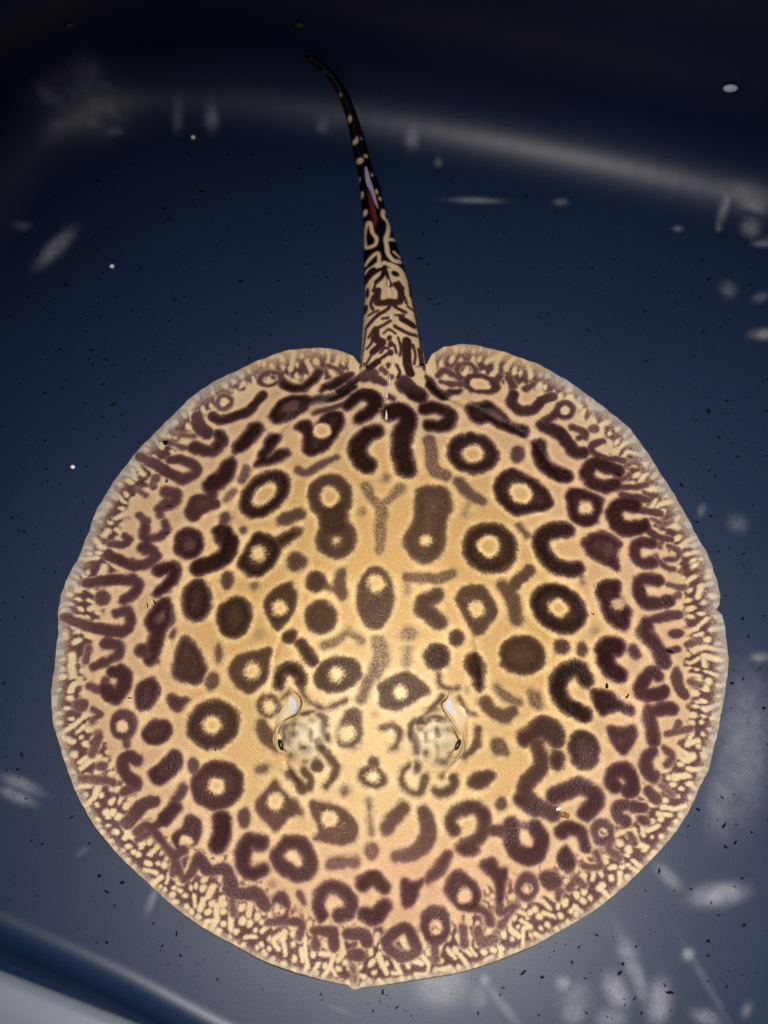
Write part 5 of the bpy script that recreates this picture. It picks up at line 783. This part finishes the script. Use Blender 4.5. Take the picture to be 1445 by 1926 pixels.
for kind, d, hw, q in MARKS:
    if kind == 'h' and d > .3: d = .45+.55*d
    pts = [(q[i], q[i+1]) for i in range(0, len(q), 2)]
    cur = catmull(pts, 5, kind != 's') if len(pts) > 2 else catmull(pts)
    ar = np.array(cur); pad = hw+6
    j0, j1 = int((ar[:,0].min()-pad-X0)/RES), int((ar[:,0].max()+pad-X0)/RES)+1; i0, i1 = int((ar[:,1].min()-pad-Y0)/RES), int((ar[:,1].max()+pad-Y0)/RES)+1
    j0, i0 = max(j0, 0), max(i0, 0); sl = (slice(i0, i1), slice(j0, j1)); gx, gy = GX[sl], GY[sl]
    if gx.size == 0: continue
    tail = pts[0][1] > 203
    soft = np.full(gx.shape, .55) if tail else soft0[sl]*random.uniform(.75, 1.3)
    if kind == 's':
        sd = np.full(gx.shape, 1e9); m_ = len(cur)-1; w0, w1, w2 = (random.uniform(.82, 1.12), random.uniform(.95, 1.2), random.uniform(.82, 1.12)) if not tail else (1, 1, 1)
        for i_ in range(m_):
            sd = np.minimum(sd, seg_dist(gx, gy, cur[i_:i_+2])-hw*np.interp((i_+.5)/m_, [0, .5, 1], [w0, w1, w2]))
    else:
        cl = cur+[cur[0]]; sd = seg_dist(gx, gy, cl); ins = np.zeros(gx.shape, bool)
        for (ax, ay), (bx, by) in zip(cl[:-1], cl[1:]):
            if ay != by: ins ^= ((ay > gy) != (by > gy)) & (gx < (bx-ax)*(gy-ay)/(by-ay)+ax)
        sd = np.where(ins, -sd, sd)
    k = .25 if tail else 1.
    sd = sd+k*(.9*n_lo[sl]+.5*n_mid[sl])+k*(.13 if kind == 'h' else .32)*soft*n_hi[sl]
    soft = soft*(.85 if kind == 'h' else 1.2); sd = sd-(0 if tail else -.2 if kind == 'h' else .8); mask = 1-sstep(-soft, soft, sd)
    if kind == 'h' or tail: D[sl] = D[sl]*(1-mask)+d*mask
    else:
        edge = np.interp(sd, [-15, -9, -4, 0], [.80, .88, 1.0, .92]) if kind == 'p' else np.interp(sd, [-3, 0], [1., .9])
        D[sl] = np.maximum(D[sl], .34*d*(1-sstep(-.5, 3.4, sd))*np.interp(DEP[sl], [22, 45], [0, 1.]))     # dusky fringe
        D[sl] = np.maximum(D[sl], d*mask*edge*np.interp(DEP[sl], [4, 28], [.68, 1.]))
near = blur(D, 3.); D = np.maximum(D, NETD*(1-np.clip(near*2.2-.15, 0, 1)*.9))
Bl = blur(np.where(indisc, D, 0), 5.5)
Bs = blur(D, 1.0)
# colours (linear): pale ground, its halo round each mark, plum fringe, dark pigment
def mixc(a, b, t): return a*(1-t[..., None])+np.asarray(b)*t[..., None]   # b may be a colour or a field of colours
rho = np.clip(RR/rad_smooth(TH), 0, 1.2)
ground = np.empty((gh, gw, 3)); ground[:] = (.49, .295, .110)
ground = mixc(ground, (.49, .31, .175), sstep(.45, .8, rho)*.9)                      # pinker on the fins
ground = mixc(ground, (.47, .28, .16), sstep(0, 1.4, n_lo+n_mid)*.25)
head = np.exp(-((GX+10)/75)**2-((GY+70)/70)**2)
ground = mixc(ground, (.70, .50, .26), head*.6)
halo = sstep(.06, .34, Bl)
hc = mixc(np.broadcast_to(np.array((.84, .59, .265)), ground.shape), (.92, .70, .40), head)
hc = mixc(hc, (.76, .525, .295), sstep(.5, .85, rho))
ground = mixc(ground, hc, halo*np.interp(rho, [0, .7, .95], [.95, .7, .5]))
dsc = (GY < 206)*1.*(1-sstep(34, 26, np.abs(GX-2))*(GY > 150))
ground = mixc(ground, (.70, .56, .34), (sstep(30, 8, DEP)*.75)*dsc)
ground = mixc(ground, (.60, .43, .24), 1-dsc)
ground = mixc(ground, (.34, .335, .32), sstep(1, 0, (DEP+1.5*n_mid+3*n_lo+2.5*np.sin(TH*97+2*n_lo))/(13-9.5*front))*(.8-.3*front)*dsc)   # thin translucent edge of the fin
ground *= (1+.07*n_hi[..., None]*(1-.5*sstep(40, 10, DEP)[..., None]))
dark = np.empty((gh, gw, 3)); dark[:] = (.0125, .0050, .0026)
dark = mixc(dark, (.028, .006, .008), sstep(.5, .8, rho)*sstep(190, 60, GY)*.85)     # plum on the flanks
dark = mixc(dark, (.042, .018, .013), sstep(25, 5, DEP)*.6)
dark = mixc(dark, (.004, .003, .003), sstep(250, 300, GY))
fringe = np.empty((gh, gw, 3)); fringe[:] = (.128, .070, .040); fringe = mixc(fringe, (.145, .07, .066), sstep(.4, .8, rho))
t = np.clip(D+.10*n_hi*1.5*np.clip(D*3, 0, 1)*np.clip(1.2-D, 0, 1), 0, 1)
t = np.where(indisc, t, D); t = 1-(1-t)**1.1
COLR = np.where((t < .5)[..., None], mixc(ground, (0, 0, 0), np.zeros_like(t))*(1-2*t[..., None])+fringe*(2*t[..., None]), fringe*(2-2*t[..., None])+dark*(2*t[..., None]-1))
# rosy flush along the snout
COLR = mixc(COLR, (.62, .30, .22), np.exp(-((GX-10)/75)**2-((GY+132)/26)**2)*.28*(1-t))
n_cap = vnoise((gh, gw), 7)*.6
for ex_, ey_, R_, h_ in DOMES:                                # greyish mottled caps over the eyes
    w_ = np.exp(-((np.hypot(GX-ex_, GY-ey_)+2.2*n_lo)/12.5)**3)[..., None]
    mot = sstep(.12, .5, n_cap)[..., None]; cap = np.array((.70, .61, .44))*(1-mot)+np.array((.10, .085, .065))*mot
    cap = cap*(1-.7*np.clip(t, 0, 1)[..., None]); COLR = COLR*(1-.6*w_)+cap*(.6*w_)
    ring_ = np.exp(-((np.hypot(GX-ex_, GY-ey_)-14.+1.8*n_lo)/1.1)**2)*sstep(-.2, .4, n_cap); COLR = mixc(COLR, (.07, .045, .03), ring_*.6)
COLR = mixc(COLR, (.16, .085, .06), np.clip((n_hi-1.15)*.5, 0, 1)*np.clip((t-.5)*2, 0, 1)*.55*dsc)
COLR = np.clip(COLR, .002, .95)
def sample(x, y):
    u = np.clip((x-X0)/RES-.5, 0, gw-1.001); v = np.clip((y-Y0)/RES-.5, 0, gh-1.001); j = u.astype(int); i = v.astype(int); fu = (u-j)[:, None]; fv = (v-i)[:, None]
    return (COLR[i, j]*(1-fu)+COLR[i, j+1]*fu)*(1-fv)+(COLR[i+1, j]*(1-fu)+COLR[i+1, j+1]*fu)*fv

# ------------------------------------------------------------------ the ray: one continuous body, disc and tail
ray = bpy.data.objects.new('stingray', None); COL.objects.link(ray); ray.empty_display_size = .05
ray['label'] = 'leopard spotted cream and dark brown freshwater stingray resting flat in the tub'; ray['category'] = 'stingray'
N = 761
rr, ph = shirley(N); bi = border(N)
R = rad_out(ph); wob = np.clip((rr-.9)/.1, 0, 1)*(.16*np.sin(ph*131)+.2*np.sin(ph*57+1)+.45*np.sin(ph*23+2))*(1-.7*sstep(-.25, .75, -np.sin(ph)))
px = rr*(R+wob)*np.cos(ph); py = rr*(R+wob)*np.sin(ph); pz = height(px, py)
co = np.stack([px.ravel(), py.ravel(), pz.ravel()], 1)
# tail rows grow out of the rear border
T = np.array(TAIL); nL = np.array([OUT[-1], OUT[0]])           # the two notches
ab = np.arctan2(co[bi,1], co[bi,0]); aL = math.atan2(*nL[0][::-1]); aR = math.atan2(*nL[1][::-1])
sel = np.where((ab <= aL+1e-4) & (ab >= aR-1e-4))[0]; row0 = bi[sel]; row0 = row0[np.argsort(-co[row0,0])]   # right to left
mid = (nL[0]+nL[1])/2; tt = (co[row0,0]-mid[0])/(abs(nL[1][0]-nL[0][0])/2); tt = np.clip(tt, -1, 1); tt[0] = 1; tt[-1] = -1
cl = np.array(catmull(T, 22)); seg = np.r_[0, np.cumsum(np.hypot(np.diff(cl[:,0]), np.diff(cl[:,1])))]
ss = np.arange(.7, seg[-1], .75); ss = np.r_[ss, seg[-1]]
rows = [row0]; base = len(co); ext = []; tq = []
for s in ss:
    c = [np.interp(s, seg, cl[:,k]) for k in range(4)]; e = 1.5
    tx_, ty_ = np.interp(s+e, seg, cl[:,0])-np.interp(s-e, seg, cl[:,0]), np.interp(s+e, seg, cl[:,1])-np.interp(s-e, seg, cl[:,1]); l = math.hypot(tx_, ty_); nx_, ny_ = ty_/l, -tx_/l
    f = sstep(0, 14, s); nx_ = nx_*f+(1-f)*1.; ny_ = ny_*f; w = c[2]
    if s > seg[-1]-4: w *= max(.12, math.sqrt(max(0, 1-((s-seg[-1]+4)/4)**2)))
    X = c[0]+nx_*tt*w; Y = c[1]+ny_*tt*w
    zs = c[3]+1.2+w*.78*np.sqrt(np.clip(1-tt**2*.97, 0, 1))+.12*w*np.exp(-(tt/.16)**2)
    k = sstep(0, 34, s); Z = height(X, np.minimum(Y, 240))*(1-k)+zs*k
    ext.append(np.stack([X, Y, Z], 1)); r_ = base+np.arange(len(tt)); p_ = rows[-1]
    tq.append(np.stack([p_[:-1], r_[:-1], r_[1:], p_[1:]], 1)); rows.append(r_); base += len(tt)
ext = np.concatenate(ext); co = np.concatenate([co, ext])
# full outline loop (counter-clockwise), then the underside
k0 = np.where(bi == row0[0])[0][0]; k1 = np.where(bi == row0[-1])[0][0]
right = [r[0] for r in rows[1:]]; left = [r[-1] for r in rows[1:]][::-1]
loop = np.r_[np.roll(bi, -k1)[:(k0-k1) % len(bi)+1], right, rows[-1][1:-1], left]
lc = co[loop]; nbx = np.roll(lc, -1, 0)-np.roll(lc, 1, 0); ln = np.hypot(nbx[:,0], nbx[:,1])+1e-6; ox, oy = nbx[:,1]/ln, -nbx[:,0]/ln
zfloor = np.where(lc[:,1] > 290, lc[:,2]-1.8, .25); zfloor = np.minimum(zfloor, lc[:,2]-.5)
u1 = np.stack([lc[:,0]-ox*.3, lc[:,1]-oy*.3, np.maximum(lc[:,2]-1.0, zfloor)], 1); u2 = np.stack([lc[:,0]-ox*1.6, lc[:,1]-oy*1.6, zfloor], 1)
nl = len(loop); i1 = len(co)+np.arange(nl); i2 = i1+nl; co = np.concatenate([co, u1, u2])
sk = np.concatenate([np.stack([loop, i1, np.roll(i1, -1), np.roll(loop, -1)], 1), np.stack([i1, i2, np.roll(i2, -1), np.roll(i1, -1)], 1)])
nd_ = (k0-k1) % len(bi)+1; nr = len(rows)-1                       # underside: a fan below the disc, strips below the tail
cid = len(co); co = np.concatenate([co, [[0., 0., .25]]])
fan = np.stack([i2[:nd_-1], np.full(nd_-1, cid), np.full(nd_-1, cid), i2[1:nd_]], 1)
rt = i2[nd_-1:nd_+nr]; lf = np.r_[i2[0], i2[nl-nr:][::-1]]
und_t = np.stack([rt[:-1], lf[:-1], lf[1:], rt[1:]], 1)
quads = np.concatenate([gridquads(N)]+tq+[sk, und_t])
bodyme = npmesh('body', co*.001, quads, tris=np.concatenate([fan[:, [0, 1, 3]], [[i2[nd_-1], cid, i2[0]]]]))
cc = sample(co[:,0], co[:,1]); nv = len(bodyme.vertices)
und = np.zeros(len(co), bool); und[i1] = True; und[i2] = True; und &= co[:,1] < 200
cc[und] = (.62, .58, .50)
at = bodyme.color_attributes.new('skin', 'FLOAT_COLOR', 'POINT'); at.data.foreach_set('color', np.column_stack([cc, np.ones(len(cc))]).astype(np.float32).ravel())
DEPV = rad_out(np.arctan2(co[:,1], co[:,0]))-np.hypot(co[:,0], co[:,1]); edge_a = sstep(32, 2, DEPV)*(co[:,1] < 212)
at = bodyme.attributes.new('margin', 'FLOAT', 'POINT'); at.data.foreach_set('value', edge_a.astype(np.float32))
m = material('ray_skin', (.6, .4, .2), .38, .07); L = m.node_tree.links; b = m.node_tree.nodes['Principled BSDF']
ca = nd(m, 'ShaderNodeVertexColor', layer_name='skin'); tcn = nd(m, 'ShaderNodeTexCoord')
vo = nd(m, 'ShaderNodeTexVoronoi', Scale=620.); nz = nd(m, 'ShaderNodeTexNoise', Scale=1500., Detail=2.)
L.new(tcn.outputs['Object'], vo.inputs['Vector']); L.new(tcn.outputs['Object'], nz.inputs['Vector'])
rg = nd(m, 'ShaderNodeValToRGB'); rg.color_ramp.elements[0].position = .3; rg.color_ramp.elements[1].position = .7; rg.color_ramp.elements[0].color = (.88, .87, .86, 1); rg.color_ramp.elements[1].color = (1.07, 1.07, 1.07, 1); L.new(nz.outputs['Fac'], rg.inputs['Fac'])
mg = nd(m, 'ShaderNodeMix', data_type='RGBA', blend_type='MULTIPLY'); mg.inputs['Factor'].default_value = 1.; L.new(ca.outputs['Color'], mg.inputs['A']); L.new(rg.outputs['Color'], mg.inputs['B']); L.new(mg.outputs['Result'], b.inputs['Base Color'])
bp = nd(m, 'ShaderNodeBump', Strength=.45, Distance=.0006, invert=True); L.new(vo.outputs['Distance'], bp.inputs['Height']); L.new(bp.outputs['Normal'], b.inputs['Normal'])
body = link('body', bodyme, m, ray)

# eyes, spiracles, thorns, sting
white = speckled('membrane', (.70, .70, .78), (.80, .76, .72), 220, .35, .5)
lidp = speckled('lid_pale', (.33, .21, .10), (.46, .32, .18), 400, .4, .3)
lidm = speckled('lid_brown', (.05, .022, .010), (.13, .07, .03), 400, .4, .5)
gold = speckled('iris_gold', (.42, .26, .10), (.62, .45, .22), 700, .3, .5)
black = material('pupil_black', (.003, .003, .003), .3, .25)
eyed = speckled('eye_dark', (.10, .06, .035), (.20, .13, .08), 500, .25, .6)
def ellipsoid(name, c, r, mat, parent, rz=0, ry=0, n=20):
    bm = bmesh.new(); bmesh.ops.create_uvsphere(bm, u_segments=n, v_segments=n//2, radius=1)
    bm.transform(Matrix.Translation(c) @ Matrix.Rotation(rz, 4, 'Z') @ Matrix.Rotation(ry, 4, 'Y') @ Matrix.Diagonal((*r, 1)))
    me = bpy.data.meshes.new(name); bm.to_mesh(me); bm.free(); me.polygons.foreach_set('use_smooth', [True]*len(me.polygons))
    return link(name, me, mat, parent)
mmv = lambda x, y, dz=0: Vector((x, y, float(height(x, y))+dz))*.001
def curve3(key, dz, n=5): return [mmv(x, y, dz) for x, y in catmull(CURVES[key], n)]
cream = np.array((.60, .45, .27)); lav = np.array((.46, .49, .66))
splm = material('spiracle_lining', (.7, .7, .8), .5, .3); vc = nd(splm, 'ShaderNodeVertexColor', layer_name='tint'); splm.node_tree.links.new(vc.outputs['Color'], splm.node_tree.nodes['Principled BSDF'].inputs['Base Color'])
for sd_, sg, tilt in (('l', -1, .10), ('r', 1, -.28)):
    x, y, _ = FEAT['ball_'+sd_]; c = mmv(x, y, -2.6)
    eye = ellipsoid('eye', c, (.0036, .0092, .0036), gold, ray, rz=tilt)
    p_ = curve3('lid_'+sd_, -.1); n_ = len(p_)-1
    tube(p_, [.00025+.00055*math.sin(math.pi*k/n_) for k in range(n_+1)], 8, 'lower_lid', lidp, eye)
    p2 = [v+Vector((sg*.0006, 0, -.0001)) for v in p_]
    tube(p2, [.0001+.0004*math.sin(math.pi*k/n_) for k in range(n_+1)], 6, 'lid_crease', lidm, eye)
    p_ = curve3('in_'+sd_, .2); n_ = len(p_)-1
    tube(p_, [.0002+.0005*math.sin(math.pi*k/n_) for k in range(n_+1)], 8, 'upper_lid', lidm, eye)
    x, y, _ = FEAT['pup_'+sd_]; zt = float(height(x, y))
    ellipsoid('pupil', Vector((x, y, max(zt, c.z*1000+2.4)))*.001+Vector((0, 0, .0004)), (.0017, .0040, .0013), black, eye, rz=.30 if sg < 0 else -.42)
    ol = catmull(CURVES['spl_'+sd_], 4, True); ca_ = np.mean(ol, 0); ol = [tuple(ca_+(np.array(p)-ca_)*.88) for p in ol]; V = []; Fc = []; n_ = len(ol); cols = []
    xs = [p[0] for p in ol]; x0_, x1_ = min(xs), max(xs)
    for f_ in (1., .8, .6, .4, .2):
        for p in ol:
            q = ca_+(np.array(p)-ca_)*f_; V.append(mmv(q[0], q[1], -.3+.9*(1-f_**2)))
            u_ = (q[0]-x0_)/(x1_-x0_); u_ = u_ if sg < 0 else 1-u_; cols.append(cream*(1-sstep(.5, .9, u_))+lav*sstep(.5, .9, u_))
    V.append(mmv(ca_[0], ca_[1], 1.0)); cols.append((cream+lav)/2)
    for r_ in range(4):
        for k in range(n_): Fc.append((r_*n_+k, r_*n_+(k+1) % n_, (r_+1)*n_+(k+1) % n_, (r_+1)*n_+k))
    for k in range(n_): Fc.append((4*n_+k, 4*n_+(k+1) % n_, 5*n_))
    spl = mk('spiracle', V, Fc, splm, ray); spl['label'] = 'bluish white spiracle lining behind the eye'
    at = spl.data.color_attributes.new('tint', 'FLOAT_COLOR', 'POINT'); at.data.foreach_set('color', np.column_stack([cols, np.ones(len(cols))]).astype(np.float32).ravel())
    p_ = curve3('rim_'+sd_, .25); n_ = len(p_)-1
    tube(p_, [.0002+.0005*math.sin(math.pi*k/n_) for k in range(n_+1)], 6, 'rim', lidm, spl)
thm = speckled('thorn_bone', (.48, .34, .27), (.62, .48, .40), 300, .35, .4)
for x, y, z, l in THORNS:
    z = max(z, 4)+(3.2 if y > 206 else 0); y -= .5
    pth = [Vector((x, y-l*.5, z-1.2))*.001, Vector((x+.1, y-l*.25, z+.5))*.001, Vector((x, y+l*.1, z+1.6))*.001, Vector((x-.1, y+l*.4, z+2.4))*.001, Vector((x-.1, y+l*.62, z+2.7))*.001]
    tube(pth, [.0009, .0011, .0008, .0005, .0001], 8, 'thorn', thm, ray)
stm = speckled('sting_lilac', (.27, .24, .33), (.38, .34, .42), 260, .35, .5); shm = speckled('sheath_maroon', (.055, .008, .008), (.12, .018, .016), 300, .4, .4)
# flattened blade on the tail
V = []; Fc = []; P_ = catmull(STING, 5)
for i, (x, y, z, w) in enumerate(P_):
    for q, h in ((-1, 0), (-.5, .5), (0, .8), (.5, .5), (1, 0)): V.append(Vector((x+q*w*.95, y+q*w*.22, z+h*.9))*.001)
for i in range(len(P_)-1):
    for j in range(4): Fc.append((i*5+j, i*5+j+1, i*5+6+j, i*5+5+j))
st = mk('sting', V, Fc, stm, ray); st['label'] = 'pale lilac barbed sting lying on the dark tail'
sx = [P_[int(k)] for k in np.linspace(len(P_)*.45, len(P_)-1, 5)]
pth = [Vector((x-1.2, y-3*k, z-.9))*.001 for k, (x, y, z, w) in enumerate(sx)]+[Vector((sx[-1][0]-.2, sx[-1][1]-22, sx[-1][2]+1.2))*.001]
tube(pth, [.0006, .0018, .0024, .0024, .0022, .0006], 8, 'sting_sheath', shm, ray)

# ------------------------------------------------------------------ loose bits
dk = speckled('debris_dark', (.002, .002, .002), (.006, .005, .004), 500, .8, .05)
gm = speckled('debris_green', (.05, .045, .008), (.09, .08, .02), 500, .7, .2)
def fleck_geo(a, b, h, n=9):
    V = [(0, 0, h)]; r = [random.uniform(.55, 1.15) for _ in range(n)]
    for k in range(n):
        q = 2*math.pi*k/n; V.append((a*r[k]*math.cos(q), b*r[k]*math.sin(q), h*random.uniform(.2, .8)))
    for k in range(n):
        q = 2*math.pi*k/n; V.append((a*r[k]*.9*math.cos(q), b*r[k]*.9*math.sin(q), -h*.15))
    Fc = [(0, 1+k, 1+(k+1) % n) for k in range(n)]+[(1+k, 1+n+k, 1+n+(k+1) % n, 1+(k+1) % n) for k in range(n)]+[tuple(range(2*n, n, -1))]
    return V, Fc
for x, y, a, b_, r in FLECKS:
    V, Fc = fleck_geo(a*.00068, max(b_, .9)*.00066, .0004); o = mk('debris_fleck', V, Fc, dk, smooth=False, label='small dark fleck of debris on the bare tub floor', cat='debris', group='dark flecks on the tub floor')
    o.location = (x*.001, y*.001, .0001); o.rotation_euler = (0, 0, math.radians(r))
V = []; Fc = []; cnt = 0
while cnt < 1400:
    x, y = random.uniform(-300, 300), random.uniform(-225, 385)
    th_ = math.atan2(y, x)
    if math.hypot(x, y) < float(rad_out(th_))+3 or (abs(x) < 30 and y > 0): continue
    if math.hypot(x-tc0[0], y-tc0[1]) > float(edge_r(math.atan2(y-tc0[1], x-tc0[0])))-4: continue
    a = random.choice((.3, .35, .4, .5, .6, .9)); v, f = fleck_geo(a*random.uniform(1, 2.2)*.001, a*.8*.001, .0003, 5)
    q = random.uniform(0, 6.28); k = len(V)
    V += [(x*.001+p[0]*math.cos(q)-p[1]*math.sin(q), y*.001+p[0]*math.sin(q)+p[1]*math.cos(q), p[2]+.0001) for p in v]; Fc += [tuple(i+k for i in t_) for t_ in f]; cnt += 1
mk('sediment', V, Fc, dk, smooth=False, label='fine dark sediment specks scattered over the tub floor', cat='sediment', kind='stuff')
for i, (x, y, z, a, b_, r) in enumerate(SKIN_BITS):
    V, Fc = fleck_geo(a*.001, max(b_, .45)*.001, .0006, 7); g = i in (2, 3, 15, 5)
    lab = 'tiny olive green plant scrap lying on the ray skin' if g else 'tiny dark twig scrap lying on the ray skin'
    o = mk('debris_scrap', V, Fc, gm if g else dk, smooth=False, label=lab, cat='debris', group='green scraps on the ray' if g else 'dark scraps on the ray')
    o.location = (x*.001, y*.001, (float(height(x, y))-.05)*.001); o.rotation_euler = (0, 0, math.radians(r))
# brown crumb; its bright glint is shaped as a white bead
x, y, z = FEAT['crumb']; cr = bpy.data.objects.new('food_crumb', None); COL.objects.link(cr); cr.location = mmv(x, y); cr['label'] = 'brown food crumb with its glint shaped as a white bead on the ray fin'; cr['category'] = 'crumb'
cb = speckled('crumb_brown', (.16, .06, .02), (.30, .13, .04), 900, .5, .4)
for k, (dx, dy, r) in enumerate(((.4, -.8, 2.1), (3.0, -1.4, 1.7), (1.6, -.2, 1.5))):
    o = ellipsoid('lump', Vector((dx, dy, r*.35+float(height(x+dx, y+dy)-height(x, y))))*.001, (r*.001, r*.00085, r*.0007), cb, cr, rz=k)
ellipsoid('glint', Vector((-2.4, 2.6, .8+float(height(x-2.4, y+2.6)-height(x, y))))*.001, (.0019, .001, .0008), material('glint_white', (.9, .9, .85), .15, .8), cr, rz=.35, n=12)
pel = speckled('pellet_white', (.85, .84, .80), (.9, .88, .84), 300, .3, .5); glass = material('droplet', (.9, .95, 1), .02, .5, Transmission_Weight=1., IOR=1.33)
npel = 0
for n, x, y, z, r in FLOATS:
    if n == 'pellet':
        o = ellipsoid('pellet', (0, 0, 0), (r*.001, r*.00092, r*.0009), pel, None, n=16); o.location = (x*.001, y*.001, r*.00088)
        o['label'] = ('small round white pellet beside the edge of the ray fin', 'small round white pellet near the long slanted pale reflection painted on the floor', 'small round white pellet close to the far wall of the tub')[npel]; npel += 1; o['category'] = 'pellet'; o['group'] = 'white pellets on the tub floor'
for n, x, y, z, r in FLOATS:
    if n == 'pellet': continue
    lab = {'drop': 'domed water drop on the far wall of the tub, coloured white for its highlight', 'ring': 'tiny clear water drop with a pale outline on the tub wall', 'amber': 'tiny water drop on the tub wall behind the tail, coloured amber for its highlights'}[n]
    mt = {'drop': pel, 'ring': glass, 'amber': gm}[n]  # solid white and amber colours stand in for highlights on two drops
    o = ellipsoid('water_drop', (0, 0, 0), (r*.001, r*.0005, r*.0006), mt, None, n=18); o.location = (x*.001, y*.001, z*.001); o['label'] = lab; o['category'] = 'droplet'
print('verts', len(bodyme.vertices), len(tubme.vertices))
